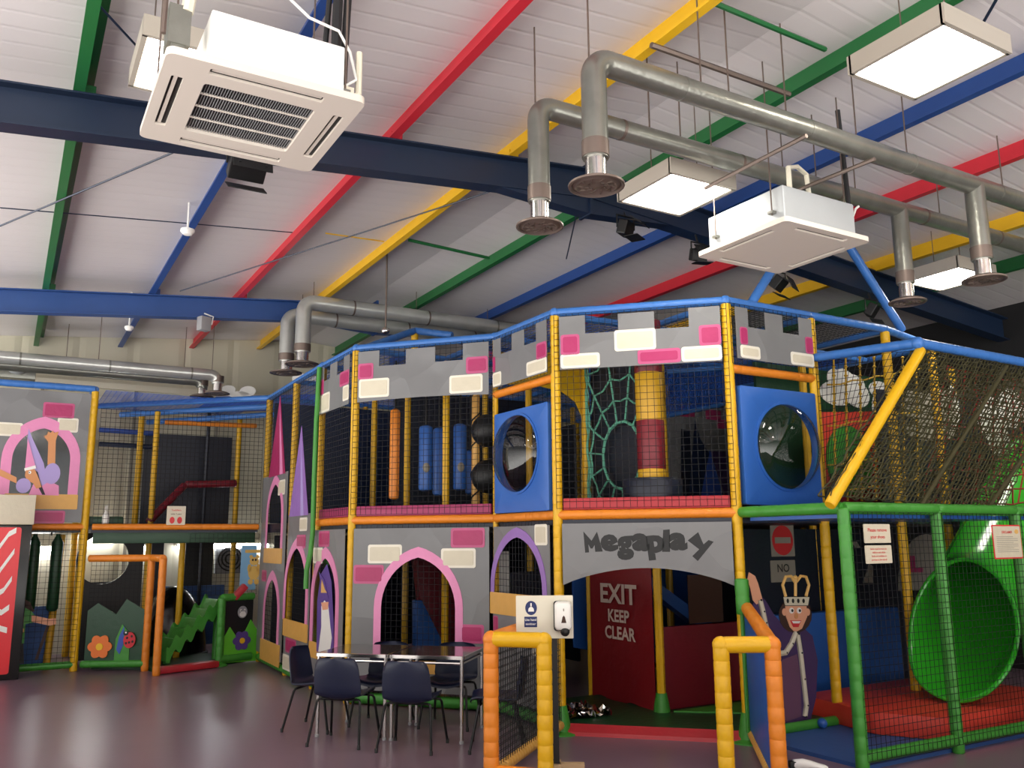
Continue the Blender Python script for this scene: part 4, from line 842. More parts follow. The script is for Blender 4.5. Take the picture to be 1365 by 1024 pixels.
for x in (1048, 1055, 1062, 1069): ke(mb, x, 801, 1.6, 3, .018, .020, 'black')
for pts in (((1046, 795), (1042, 780), (1046, 769), (1053, 768), (1058, 776)), ((1073, 795), (1077, 780), (1073, 769), (1066, 768), (1060, 776)), ((1059, 795), (1059, 770))):
    mb.tube([f.at(*f.px(*p), .012) for p in pts], .014, 'gold', 8)
mb.ball(f.at(*f.px(1059, 770), .012), .022, 'gold'); mb.build('crown', t)
mb = MB()
for pts in ([(1012, 800), (1016, 815), (1019, 830), (1024, 850), (1026, 866)], [(1060, 843), (1054, 858), (1046, 870), (1034, 872)], [(1062, 845), (1066, 870), (1070, 905), (1074, 940), (1072, 955)]):
    q = [f.at(*f.px(*p), .006) for p in pts]; mb.tube(q, .026, 'cream', 6)
    for p in pts: mb.ball(f.at(*f.px(*p), .026), .010, 'black', 8)
mb.build('ermine_trim', t)
tag(MB().tube([(5.7, 5.66, .06), (6.7, 5.66, .06)], .045, 'green', 10).build('floor_rail'), 'green padded rail at the feet of the king', 'rail')
# notices laced to the cage netting
def notice(label, f, rect, edge, lines, d=.062, slant=0):
    r = f.rect(*rect); t = thing('notice', label, 'notice', f.at(r[0], r[1], d), 'notices on the green cage'); mb = MB()
    if edge: prism(mb, f, [rr(*r, .012)], d, d+.004, edge); k = .012
    else: k = 0
    prism(mb, f, [rr(r[0]+k, r[1]+k, r[2]-k, r[3]-k, .008)], d+.001, d+.006, 'cream'); mb.build('board', t, smooth=False)
    mb = MB(); H_ = r[3]-r[1]; W_ = r[2]-r[0]
    for s_, cy, h, m_, sx in lines: text(mb, f, s_, (r[0]+r[2])/2+(0 if len(s_) < 60 else 0), r[3]-H_*cy, H_*h, m_, d1=d+.0075, bold=.012, sx=sx)
    mb.build('lettering', t, smooth=False); return t, r
notice('upper notice asking to remove shoes on the cage netting', fK, (1142, 699, 1177, 724), None, (('Please remove', .32, .19, 'sign_red', 1.0), ('your shoes', .68, .19, 'sign_red', 1.0)))
notice('lower small-print notice about socks below the shoes notice', fK, (1144, 727, 1179, 751), None, (('Socks must be worn by', .2, .10, 'sign_red', 1.05), ('children and adults', .4, .10, 'sign_red', 1.05), ('Socks are available to', .6, .10, 'sign_red', 1.05), ('purchase at the cafe till', .8, .10, 'sign_red', 1.0)))
t, r = notice('red-edged disclaimer notice at the right of the green cage', fL, (1314, 700, 1352, 745), 'sign_red', (('DISCLAIMER', .22, .075, 'sign_red', .95),))
mb = MB(); H_ = r[3]-r[1]; W_ = r[2]-r[0]
for i in range(9): prism(mb, fL, [rr(r[0]+W_*.12, r[3]-H_*(.36+.055*i), r[0]+W_*(.86 if i % 3 else .7), r[3]-H_*(.345+.055*i), .001)], .068, .0695, 'dull_white')
prism(mb, fL, [ell(r[0]+W_*.84, r[3]-H_*.2, W_*.07, H_*.07, 12)], .068, .070, 'gold'); mb.build('print_lines', t, smooth=False)
# small blue ball and a white shoe by the cage opening
c = onz(1096, 962, .09); tag(MB().ball((c.x, c.y, .075), .045, 'panel_blue').build('ball'), 'small blue ball on the blue mat against the red crash mat', 'ball')
c = onz(1078, 1020, .06); t = thing('shoe', 'white shoe with black heel at the bottom edge by the green cage', 'shoe', (c.x, c.y, .03))
mb = MB(); dv = Vector((.86, -.5, 0)); sv = Vector((.5, .86, 0))
ringsS = []
for s_, w_, h_ in ((-.13, .022, .045), (-.11, .034, .07), (-.04, .034, .075), (.02, .038, .06), (.08, .042, .04), (.12, .034, .03), (.14, .012, .018)):
    ringsS.append([Vector((c.x, c.y, .03)) + dv*s_ + sv*w_*cos(a) + Vector((0, 0, max(0, h_*(.5+.5*sin(a))))) for a in [2*pi*j/14 for j in range(14)]])
mb.rings(ringsS, 'white'); mb.build('upper', t); mb = MB(); mb.box(Vector((c.x, c.y, .065))-dv*.12, (.05, .06, .05), 'black', rz=-.5); mb.build('heel_patch', t, bevel=.01)
# blue padded A-frame poles above the roof of the right bay
t = thing('roof_poles', 'pair of blue padded poles meeting in a peak above the right bay', 'pole frame', (7.0, 5.75, TOP)); apex = ony(1090, 262, 5.75)
for foot in ((1001, 405), (1203, 441)): MB().pad(ony(*foot, 5.75), apex, .045, 'blue', .3).build('pole', t)
MB().ball(apex, .06, 'blue').build('peak_wrap', t)
# ================================================================ left tower, toddler frame, flower barriers, drinks machine
H_ = (.97, 13.5); T0 = (-1.35, 13.5)
tower = thing('tower_frame', 'padded tower frame at left with the princess window', 'play frame', (-.2, 14.2, 0))
for p in (H_, T0, (.97, 15.3), (-1.35, 15.3)): MB().pad(v3(p, 0), v3(p, TOP-.03), .05, 'yellow', .11).build('post', tower)
for p, q, z, m_ in ((T0, H_, TOP, 'blue'), (H_, (.97, 15.3), TOP, 'blue'), (T0, H_, DECK, 'orange'), (T0, H_, .09, 'green'), (T0, (-1.35, 15.3), TOP, 'blue')): rail({'blue': 'top_rail', 'orange': 'deck_rail', 'green': 'floor_rail'}[m_], p, q, z, m_, .048, .13, tower)
MB().box((-.19, 14.4, DECK-.03), (2.25, 1.7, .08), 'dark_navy').build('deck_floor', tower, smooth=False)
MB().box((-.19, 15.3, 2.9), (2.2, .05, 1.7), 'dark_navy').build('inner_wall_pad', tower, smooth=False)
MB().pad((.66, 13.9, 0), (.72, 13.9, DECK-.1), .05, 'roller_yellow', .12).build('post', tower)
f = Face(T0, H_); net(MB(), f, 1.1, .12, f.w, DECK-.03, cell=.07).build('netting', tower, smooth=False)
fT = f
t = castle_panel('grey castle panel with the princess in a wide pink arched window', f, full(f, 1.99, 3.80), [(2, 556, 107, 661, .125, 'arch_pink')], [(5, 659, 103, 679)],
                 [('p', 57, 538, 99, 558), ('c', -8, 564, 30, 582), ('c', 76, 558, 104, 577), ('p', 44, 681, 86, 698)], True)
pr = thing('princess_cutout', 'princess figure with pink pointed hat and raised arm behind the arched window', 'cutout figure', f.at(1.7, 2.3, 0))
def pp(name, pts, d0, d1, m_): mb = MB(); prism(mb, f, [[f.px(*p) for p in pts]], d0, d1, m_); return mb.build(name, pr)
pp('veil', [(38, 572), (43, 585), (58, 618), (66, 660), (50, 660), (44, 620), (36, 590)], 0.065, 0.071, 'lilac')
pp('hat', [(37, 585), (47, 622), (33, 627)], 0.071, 0.077, 'arch_pink'); pp('hat_brim', [(32, 625), (47, 621), (48, 625), (33, 629)], 0.077, 0.081, 'white')
pp('dress', [(38, 660), (44, 646), (56, 648), (66, 642), (78, 648), (78, 661)], 0.071, 0.077, 'arch_pink')
pp('raised_arm', [(63, 620), (64, 590), (58, 582), (62, 581), (64, 576), (67, 578), (70, 575), (72, 578), (78, 576), (74, 588), (73, 622)], 0.071, 0.077, 'skin_tan')
pp('reaching_arm', [(-6, 628), (0, 626), (22, 637), (22, 645), (0, 635), (-6, 636)], .070, .076, 'skin_tan')
def puff(cx, cy, rx, ry, d): r = f.rect(cx-rx, cy-ry, cx+rx, cy+ry); mb = MB(); prism(mb, f, [ell((r[0]+r[2])/2, (r[1]+r[3])/2, (r[2]-r[0])/2, (r[3]-r[1])/2, 16)], d, d+.008, 'lilac'); mb.build('puff_sleeve', pr)
puff(69, 632, 11, 14, .077); puff(31, 648, 10, 10, .077)
pp('hair', [(44, 625), (50, 630), (54, 645), (60, 660), (56, 660), (48, 645)], 0.075, 0.079, 'black'); pp('face', [(34, 628), (46, 626), (52, 640), (55, 650), (48, 652), (44, 645), (36, 641), (33, 635)], 0.079, 0.083, 'skin_tan')
r = f.rect(37.5, 628, 41.5, 633); mb = MB(); prism(mb, f, [ell((r[0]+r[2])/2, (r[1]+r[3])/2, .018, .022, 12)], .083, .085, 'white'); prism(mb, f, [ell((r[0]+r[2])/2-.006, (r[1]+r[3])/2, .007, .009, 10)], .085, .086, 'black'); mb.build('eye', pr)
for px, lab in ((39, 'dark green hanging foam roll nearer the drinks machine'), (70, 'dark green hanging foam roll nearer the yellow post')):
    a, b = ony(px+1, 712, 13.75), ony(px-1, 815, 13.75); t = thing('foam_roll', lab, 'foam roll', a, 'dark green hanging foam rolls')
    MB().lathe((b.x, 13.75, 0), [(.05, b.z), (.075, b.z+.04), (.075, a.z-.12), (.03, a.z-.03), (.028, a.z)], 'dark_green', 16).build('roll', t); MB().tube([a-Vector((.02, 0, .02)), Vector((a.x-.02, 13.75, DECK-.05))], .012, 'black', 6).build('strap', t)
tag(MB().box((.15, 13.95, .45), (1.1, .08, .8), 'mat_blue').build('wall_pad', bevel=.02), 'dull blue sloping pad behind the gnome figure', 'wall pad')
gn = thing('gnome_cutout', 'bearded gnome figure in green shirt holding a stick by the drinks machine', 'cutout figure', f.at(1.5, .1, 0))
def gp(name, pts, d0, d1, m_): mb = MB(); prism(mb, f, [[f.px(*p) for p in pts]], d0, d1, m_); return mb.build(name, gn)
gp('shirt', [(16, 815), (30, 808), (42, 815), (50, 825), (44, 830), (34, 832), (32, 858), (14, 858)], .0, .012, 'green'); gp('legs', [(15, 856), (31, 856), (32, 885), (13, 886)], .0, .010, 'black')
gp('hair', [(18, 800), (26, 795), (40, 803), (46, 815), (36, 818), (20, 812)], .0, .010, 'brown'); gp('face', [(16, 802), (28, 802), (29, 812), (22, 822), (16, 818)], .012, .018, 'skin'); gp('beard', [(15, 812), (28, 811), (26, 822), (19, 826)], .018, .022, 'white')
gp('arm', [(42, 820), (66, 825), (74, 824), (75, 832), (66, 834), (42, 829)], .012, .018, 'skin'); gp('belt', [(15, 838), (32, 838), (32, 843), (15, 843)], .012, .016, 'gold'); gp('stick', [(62, 834), (66, 834), (50, 880), (46, 880)], .004, .010, 'brown')

# drinks machine at the very edge
b = onz(27, 906, 0); zt = (ony(27, 700, b.y)).z; t = thing('drinks_machine', 'red and black drinks machine with white swirls and cream box on top', 'vending machine', (b.x-.45, b.y+.4, 0))
MB().box((b.x-.48, b.y+.42, zt/2), (.92, .80, zt), 'black_gloss').build('cabinet', t, bevel=.015)
fr = Face((b.x-.94, b.y), (b.x-.02, b.y)); mb = MB(); prism(mb, fr, [rr(.0, .08, .80, zt-.03, .03)], .0, .03, 'cola_red'); mb.build('red_front', t, smooth=False)
mb = MB()
for k in range(5):
    z0 = .5+.27*k; pts = [(.42+.08*i, z0+.05*i+.10*sin(i*1.1+k)) for i in range(5)]
    prism(mb, fr, [[(a, z+.05) for a, z in pts]+[(a, z-.02) for a, z in reversed(pts)]], .030, .034, 'white')
mb.build('swirl_lettering', t, smooth=False)
ztop = ony(27, 659, b.y).z; tag(MB().box((b.x-.48, b.y+.3, (zt+ztop)/2), (.95, .55, ztop-zt-.01), 'cream').build('storage_box', bevel=.01), 'cream box standing on top of the drinks machine', 'box')

# toddler frame between the tower and the castle
tod = thing('toddler_structure', 'low-lit two storey toddler frame between tower and castle turrets', 'play frame', (2.2, 14.4, 0))
Ht, Gt = (1.06, 13.45), (3.30, 13.2)
for p, z in (((ony(207, 600, 14.3).x, 14.3), TOP-.15), ((ony(186, 600, 14.9).x, 14.9), TOP-.1), ((2.35, 13.9), DECK), ((3.3, 14.8), TOP-.1), ((1.06, 15.2), TOP-.1)): MB().pad(v3(p, 0), v3(p, z), .045, 'yellow', .12).build('post', tod)
rail('deck_rail', Ht, Gt, DECK, 'orange', .045, .13, tod); MB().box((2.18, 13.42, DECK-.15), (2.2, .06, .16), 'dark_green', rz=-.11).build('edge_pad', tod, bevel=.01)
mb = MB(); pts = [(1.05, 13.5), (3.3, 13.25), (3.3, 15.35), (1.05, 15.35)]; mb.add([v3(p, DECK-.08) for p in pts]+[v3(p, DECK+.02) for p in pts], [(0, 1, 2, 3), (7, 6, 5, 4)]+[(i, (i+1) % 4, 4+(i+1) % 4, 4+i) for i in range(4)], 'dark_navy'); mb.build('deck_floor', tod, smooth=False)
for x0, y0, z0, x1, y1, z1, m_ in ((1.06, 15.25, TOP, 3.36, 13.1, TOP, 'blue'),):
    MB().pad((x0, y0, z0), (x1, y1, z1), .045, m_, .16).build('top_rail', tod)
for a_, ya, b_, yb_ in (((160, 553), 14.9, (374, 541), 13.5), ((196, 563), 15.0, (376, 552), 13.9)): MB().pad(ony(*a_, ya), ony(*b_, yb_), .045, 'blue', .16).build('top_rail', tod)
for a_, b_, ya, m_ in (((132, 573), (205, 578), 15.2, 'leaf_blue'), ((132, 592), (205, 596), 15.25, 'navy'), ((220, 563), (342, 568), 14.6, 'orange')): MB().pad(ony(*a_, ya), ony(*b_, ya), .04, m_, .16).build('back_rail', tod)
f = Face(Ht, Gt); net(MB(), f, 0, DECK+.05, f.w, 3.6, cell=.065, r=.0034, d=.03).build('netting', tod, smooth=False); net(MB(), f, 1.3, .95, f.w, DECK-.1, cell=.065, d=.03).build('netting', tod, smooth=False)
net(MB(), Flat((1.1, 13.4, TOP-.02), (1, 0, 0), (0, 1, 0)), 0, 0, 2.2, 1.9, 'net_blue', .07, .003, 0).build('roof_netting', tod, smooth=False)
for x0, x1, z0, z1, m_ in ((1.1, 1.9, .05, 1.1, 'dark_navy'), (2.05, 2.3, .05, 1.8, 'dark_navy'), (2.35, 3.3, .05, 1.0, 'mat_blue'), (1.9, 3.3, 2.0, 3.5, 'dark_navy')): MB().box(((x0+x1)/2, 15.35, (z0+z1)/2), (x1-x0, .06, z1-z0), m_).build('inner_wall_pad', tod, smooth=False)
for i, (a, b_) in enumerate(((onx(0, 0, 1) if 0 else Vector((1.9, 14.3, 2.02)), Vector((2.45, 14.6, 2.62))), (Vector((2.45, 14.6, 2.62)), Vector((3.25, 14.6, 2.66))))): MB().pad(a, b_, .06, 'maroon', .2).build('ramp_pad', tod)
f = Face(Ht, Gt)
# lit fluorescent battens on the back wall under the deck and the white round hatch
for x0, x1, z in ((1.9, 2.15, 1.62), (2.55, 3.0, 1.64), (3.1, 4.1, 1.64), (1.05, 1.62, 1.82), (.2, .7, 1.62)):
    t = thing('batten_light', 'lit fluorescent batten %s under the far deck' % ({1.9: 'left of the dark pillar', 2.55: 'right of the dark pillar', 3.1: 'nearest the castle turret', 1.05: 'seen through the round hole', .2: 'behind the dark green rolls'}[x0]), 'light', ((x0+x1)/2, YB-.1, z), 'fluorescent battens')
    MB().box(((x0+x1)/2, YB-.06, z+.03), (x1-x0, .06, .04), 'white').build('housing', t, smooth=False); MB().tube([(x0+.02, YB-.09, z), (x1-.02, YB-.09, z)], .03, 'tube', 8).build('tube_lamp', t)
for (x0_, y0_, x1_, y1_), yy_, lab in (((104, 708, 190, 800), 14.25, 'black padded wall with a large round hole under the toddler deck'), ((244, 712, 283, 800), 15.4, 'black pillar pad beside the lit battens')):
    fw_ = Face((0, yy_), (4, yy_)); r = fw_.rect(x0_, y0_, x1_, y1_); mb = MB(); cu, cv = fw_.px(137, 746); prism(mb, fw_, [rr(r[0], .05, r[2], r[3], .02)]+([ell(cu, cv, .355, .355, 36)] if x0_ < 200 else []), -.03, .03, 'black'); tag(mb.build('wall_pad', smooth=False), lab, 'wall pad')
p = ony(229, 842, 14.6); t = thing('tunnel_dome', 'black glossy dome under the toddler deck beside the wavy slide', 'dome', (p.x, 14.6, 0)); mb = MB(); rd = .52
mb.rings([[Vector((p.x+rd*cos(b)*cos(a), 14.6+.5*cos(b)*sin(a), .02+1.02*sin(b))) for a in [2*pi*j/28 for j in range(28)]] for b in [pi/2*k/9*.98 for k in range(10)]], 'black_gloss'); mb.build('dome', t); MB().lathe((p.x, 14.6, .0), [(.55, 0), (.55, .04), (.5, .05)], 'black', 28).build('base_ring', t)
# things on the toddler frame
t, r = notice('white notice with red pictures on the upper netting of the toddler frame', f, (222, 675, 247, 700), None, (('Toddlers', .22, .10, 'sign_red', 1.0), ('under 3 years', .42, .08, 'brown', .9)), .04)
mb = MB()
for cx in (.3, .7): prism(mb, f, [ell(r[0]+(r[2]-r[0])*cx, r[1]+(r[3]-r[1])*.25, .035, .05, 10)], .047, .049, 'sign_red')
mb.pieces('picture', t)
p = ony(140, 697, 13.6); t = thing('spray_bottle', 'white spray bottle standing on the toddler deck edge', 'bottle', (p.x, 13.55, DECK+.02)); zb = DECK+.03
MB().lathe((p.x, 13.55, zb), [(.042, 0), (.046, .02), (.046, .13), (.02, .18), (.016, .2)], 'white', 14).build('bottle', t); mb = MB(); mb.box((p.x, 13.55, zb+.24), (.03, .08, .06), 'white'); mb.box((p.x-.02, 13.50, zb+.225), (.012, .02, .06), 'white'); mb.build('trigger_head', t)
MB_ = MB().box((p.x-.02, 13.62, DECK+.085), (.52, .1, .13), 'dark_green').build('edge_bolster', bevel=.03); tag(MB_, 'dark green bolster behind the spray bottle', 'bolster')
r = f.rect(320, 727, 359, 786); t = thing('poster', 'blue poster with a yellow bear on the lower netting', 'poster', f.at(r[0], r[1], .05)); mb = MB(); prism(mb, f, [rr(r[0], r[1], min(r[2], f.w-.02), r[3], .02)], .05, .058, 'poster_blue'); mb.build('sheet', t, smooth=False)
cu, cv, W_, HH = (r[0]+r[2])/2-.02, (r[1]+r[3])/2, r[2]-r[0], r[3]-r[1]; mb = MB()
for dx, dy, a, b_ in ((0, -.12, .16, .20), (0, .14, .13, .12), (-.11, .24, .05, .05), (.11, .24, .05, .05), (-.15, -.02, .06, .12), (.15, -.02, .06, .12), (-.1, -.32, .07, .08), (.1, -.32, .07, .08)): prism(mb, f, [ell(cu+dx*W_, cv+dy*HH, a*W_*1.2, b_*HH*.8, 14)], .058, .062, 'bear')
for dx in (-.05, .05): prism(mb, f, [ell(cu+dx*W_, cv+.17*HH, .015, .018, 8)], .062, .064, 'black')
mb.build('bear_print', t, smooth=False); mb = MB(); prism(mb, f, [rr(cu-W_*.32, cv+HH*.33, cu+W_*.32, cv+HH*.40, .01)], .058, .060, 'bear'); mb.build('title_band', t, smooth=False)
p = ony(305, 745, YB); t = thing('wall_fan', 'dark square wall fan with a round grille on the back wall', 'fan', (p.x, YB-.05, p.z)); MB().box((p.x, YB-.05, p.z), (.5, .08, .5), 'grey_plastic').build('plate', t, smooth=False, bevel=.01)
mb = MB()
for r_ in (.2, .14, .08): mb.tube([(p.x+r_*cos(2*pi*j/24), YB-.1, p.z+r_*sin(2*pi*j/24)) for j in range(26)], .014, 'black', 6, cap=False)
mb.build('round_grille', t)
# blue wall with white clouds above the turrets
f5 = Face((2.55, 15.1), (4.6, 13.6)); t = thing('cloud_wall', 'blue upper wall with white clouds behind the duct outlets', 'wall panel', f5.at(1, 3.5, 0)); mb = MB(); prism(mb, f5, [[(0, 3.86), (f5.w, 3.86), (f5.w, 4.12), (.45, 4.12)]], -.02, .02, 'leaf_blue'); mb.build('wall_sheet', t, smooth=False)
mb = MB()
for px, py, rx, ry in ((305, 520, 10, 6), (331, 522, 11, 7), (318, 526, 14, 4), (400, 505, 10, 7), (420, 508, 12, 6)): r = f5.rect(px-rx, py-ry, px+rx, py+ry); prism(mb, f5, [ell((r[0]+r[2])/2, (r[1]+r[3])/2, (r[2]-r[0])/2, (r[3]-r[1])/2, 16)], .02, .028, 'white')
mb.build('cloud_print', t)
for s_ in (.3, 1.9): MB().tube([f5.at(s_, 0, -.06), f5.at(s_, 4.05, -.06)], .03, 'dark_navy', 6).build('support_post', t)

# ---- orange barrier with flower, red ramp, wave slide, green barrier
b0, b1, b2 = (1.05, 13.38), (1.80, 12.98), (1.87, 12.45)
ob = thing('flower_barrier', 'orange padded barrier with orange flower and ladybird on dark panel', 'barrier', (1.4, 13.1, 0)); ZB = 1.50
for p in (b1, b2): MB().pad(v3(p, 0), v3(p, ZB), .05, 'orange', .13).build('post', ob)
rail('top_rail', b0, b1, ZB, 'orange', .05, .13, ob); rail('top_rail', b1, b2, ZB, 'orange', .05, .13, ob); rail('floor_rail', b0, b1, .1, 'green', .05, .13, ob)
f = Face(b0, b1); mb = MB(); r = f.rect(108, 758, 184, 888); prism(mb, f, [[(.04, .14), (f.w-.04, .14), (f.w-.04, .8), (.65*f.w, .95), (.5*f.w, .75), (.2*f.w, .9), (.04, .8)]], -.01, .01, 'dark_green'); mb.build('panel_sheet', ob, smooth=False)
net(MB(), f, .04, .8, f.w-.04, ZB-.04, cell=.06, d=0).build('netting', ob, smooth=False)
def flower(f, px, py, r, mp, mc, par, k=6, d=.012):
    cu, cv = f.px(px, py); mb = MB(); pts = []
    for i in range(48):
        a = 2*pi*i/48; q = r*(.80+.24*abs(cos(a*k/2))); pts.append((cu+q*cos(a), cv+q*sin(a)))
    prism(mb, f, [pts], d, d+.02, mp); fpet = mb.build('flower_petals', par); mb = MB(); prism(mb, f, [ell(cu, cv, r*.3, r*.3, 20)], d+.02, d+.03, mc); mb.build('flower_centre', fpet)
flower(f, 134, 862, .155, 'flower_orange', 'flower_yellow', ob)
mb = MB(); prism(mb, f, [[f.px(*p) for p in ((152, 885), (155, 852), (164, 832), (174, 845), (172, 885))]], .012, .022, 'green'); prism(mb, f, [[f.px(*p) for p in ((156, 866), (160, 848), (167, 834), (165, 860), (160, 872))]], .022, .028, 'leaf_blue'); mb.build('leaf', ob)
cu, cv = f.px(174, 853); mb = MB(); prism(mb, f, [ell(cu, cv, .08, .105, 18)], .030, .045, 'bug_red')
for dx, dy in ((-.03, .03), (.03, .05), (.0, -.03), (.045, -.02), (-.04, -.04)): prism(mb, f, [ell(cu+dx, cv+dy, .014, .017, 10)], .045, .048, 'black')
prism(mb, f, [ell(cu-.05, cv+.09, .035, .03, 12)], .03, .046, 'black'); prism(mb, f, [ell(cu-.05, cv+.10, .012, .012, 10)], .046, .05, 'white'); mb.build('ladybird', ob)
g0, g1 = (2.76, 12.92), (3.24, 13.08)
mb = MB(); mb.box((2.3, 12.68, .05), (.86, .16, .09), 'crimson', rz=.3); tag(mb.build('threshold_ramp', bevel=.03), 'red padded threshold between the two flower barriers', 'ramp')
mb = MB(); pts = [(1.9, 12.6), (2.7, 12.9), (3.2, 13.2), (3.2, 14.2), (1.2, 14.2), (1.2, 13.6), (1.85, 13.1)]; n = 7; mb.add([v3(p, 0) for p in pts]+[v3(p, .04) for p in pts], [tuple(range(n)), tuple(range(2*n-1, n-1, -1))]+[(i, (i+1) % n, n+(i+1) % n, n+i) for i in range(n)], 'dark_green'); tag(mb.build('floor_mat', smooth=False), 'dark green floor mat behind the red threshold at left', 'mat')
# wave slide
a, b_ = ony(286, 800, 13.45), ony(213, 866, 13.3); t = thing('wave_slide', 'green wavy stepped slide between the two flower barriers', 'slide', (b_.x, b_.y, 0)); mb = MB(); rings_ = []; d = (b_-a); n = 40
for i in range(n+1):
    s_ = i/n; p = a.lerp(b_, s_); zz = p.z+.05*sin(s_*2*pi*5); w2 = .26
    side = Vector((-d.y, d.x, 0)).normalized()*w2
    rings_.append([Vector((p.x, p.y, zz))+side+Vector((0, 0, .06)), Vector((p.x, p.y, zz))+side*.85, Vector((p.x, p.y, zz))-side*.85, Vector((p.x, p.y, zz))-side+Vector((0, 0, .06)), Vector((p.x, p.y, zz-.14))-side, Vector((p.x, p.y, zz-.14))+side])
mb.rings(rings_, 'green'); mb.build('slide_bed', t); MB().tube([(a.x+.05, a.y, .04), (a.x+.05, a.y, a.z-.1)], .05, 'green', 10).build('leg', t)
MB().tube([(b_.x+.1, b_.y, .04), (b_.x+.1, b_.y, b_.z-.1)], .05, 'green', 10).build('leg', t)
gb_ = thing('flower_barrier', 'green padded barrier with purple flower beside the castle turrets', 'barrier', (3.0, 13.0, 0)); ZG = .93
MB().pad(v3(g0, 0), v3(g0, ZG), .055, 'green', .13).build('post', gb_); rail('top_rail', g0, g1, ZG, 'green', .055, .13, gb_); MB().lathe(v3(g0, 0), [(.12, 0), (.12, .015), (.06, .05)], 'green', 14).build('foot_wrap', gb_); rail('floor_rail', g0, g1, .09, 'green', .055, .13, gb_)
f = Face(g0, g1); mb = MB(); prism(mb, f, [[(.03, .1), (f.w, .1), (f.w, .9), (.03, .9)]], -.015, 0, 'black'); mb.build('back_panel', gb_, smooth=False)
mb = MB(); prism(mb, f, [[f.px(*p) for p in ((297, 884), (298, 850), (306, 836), (314, 848), (326, 842), (334, 826), (345, 845), (350, 880))]], .0, .014, 'bright_green'); mb.build('leaf_panel', gb_)
flower(f, 321, 854, .135, 'purple', 'flower_yellow', gb_, 6, .014)
cu, cv = f.px(323, 816); mb = MB(); prism(mb, f, [ell(cu, cv, .075, .085, 18)], .0, .012, 'grey_face'); prism(mb, f, [ell(cu, cv-.03, .05, .04, 14)], .012, .018, 'white')
for dx in (-.03, .03): prism(mb, f, [ell(cu+dx, cv+.025, .014, .02, 10)], .012, .016, 'white'); prism(mb, f, [ell(cu+dx, cv+.02, .007, .01, 8)], .016, .018, 'black')
mb.build('animal_face', gb_)
p = ony(319, 794, 13.0); tag(MB().box((p.x, 13.0, p.z+.05), (.09, .14, .24), 'crimson', M=Matrix.Rotation(.75, 3, 'Y')).build('foam_block', bevel=.015), 'red foam block leaning on the green barrier rail', 'block')
# ================================================================ entrance barriers, sanitiser stand, tables and chairs
def barrier(label, corner, front, back, back_z, side):
    t = thing('entrance_barrier', label, 'barrier', (corner[0], corner[1], 0), 'entrance barriers'); Z = 1.0; r = .055
    MB().pad(v3(corner, 0), v3(corner, Z), r, 'orange', .1, 12).build('orange_post', t); MB().pad(v3(front, 0), v3(front, Z), r, 'yellow', .10, 12).build('yellow_post', t)
    MB().pad(v3(corner, Z), v3(front, Z), r, 'yellow', .3, 12).build('top_rail', t); MB().ball(v3(front, Z), .058, 'yellow', 14).build('corner_wrap', t); MB().ball(v3(corner, Z), .06, 'orange', 14).build('corner_wrap', t)
    MB().pad(v3(corner, Z), v3(back, back_z), r*.95, 'orange', .3, 12).build('side_rail', t)
    MB().pad(v3(corner, .09), v3(front, .09), r, 'orange', .3, 12).build('floor_rail', t); MB().pad(v3(corner, .08), v3(back, .08), .045, 'tan', .06, 10).build('side_floor_rail', t)
    f = Face(corner, back); return t, f
t, f = barrier('orange and yellow padded barrier with dark netting beside the hand sanitiser', (3.11, 5.65), (3.38, 5.36), (4.42, 6.76), 1.02, -1)
net(MB(), f, .05, .1, f.w-.02, .98, cell=.05, d=0, r=.003).build('netting', t, smooth=False)
net(MB(), f, .05, .1, f.w-.02, .98, 'net_black', cell=.05, d=.02, r=.003).build('netting', t, smooth=False)
t, f = barrier('orange and yellow padded barrier with a blue side panel, in front of the king', (4.52, 4.30), (4.22, 4.47), (5.60, 5.60), 1.12, 1)
mb = MB(); prism(mb, f, [[(.1, .12), (f.w-.06, .12), (f.w-.06, 1.05), (.1, .95)]], -.025, .025, 'panel_blue'); mb.build('side_panel', t, bevel=.01)
MB().tube([f.at(f.w-.05, .1, .04), f.at(f.w-.05, 1.3, .04)], .018, 'green', 8).build('edge_piping', t)
MB().pad(f.at(f.w-.06, 1.06, .03), f.at(f.w-.04, 1.36, .03), .06, 'green', .2).build('joint_wrap', t)

# hand sanitiser stand
sx, sy = 3.73, 5.763; d = Vector((-.55, -.835, 0)); yaw = atan2(d.y, d.x)+pi/2
t = thing('sanitiser_stand', 'hand sanitiser stand with white board on a black post', 'sanitiser stand', (sx, sy, 0)); cV = Vector((sx, sy, 0)); uV = Vector((-d.y, d.x, 0)); uV = -uV if uV.x < 0 else uV
MB().box(cV+Vector((0, 0, .60)), (.045, .045, 1.1), 'black', rz=yaw).build('post', t, smooth=False)
mb = MB(); mb.box(cV+uV*.06+Vector((0, 0, .03)), (.30, .07, .05), 'wood', rz=yaw); mb.pieces('base_bar', t, smooth=False)
MB().box(cV+Vector((0, 0, .03))+d*.04, (.07, .30, .05), 'wood', rz=yaw).build('base_bar', t, smooth=False)
fs = Face((0, 0), (1, 0)); fs.o = cV+d*.035; fs.u = uV; fs.v = Vector((0, 0, 1)); fs.n = d
r = fs.rect(688, 794, 764, 851); mb = MB(); prism(mb, fs, [rr(*r, .006)], -.012, .012, 'offwhite'); mb.build('board', t, smooth=False)
q = fs.rect(701, 800, 715, 821); cu, cv, ru = (q[0]+q[2])/2, (q[1]+q[3])/2, (q[3]-q[1])/2*.9
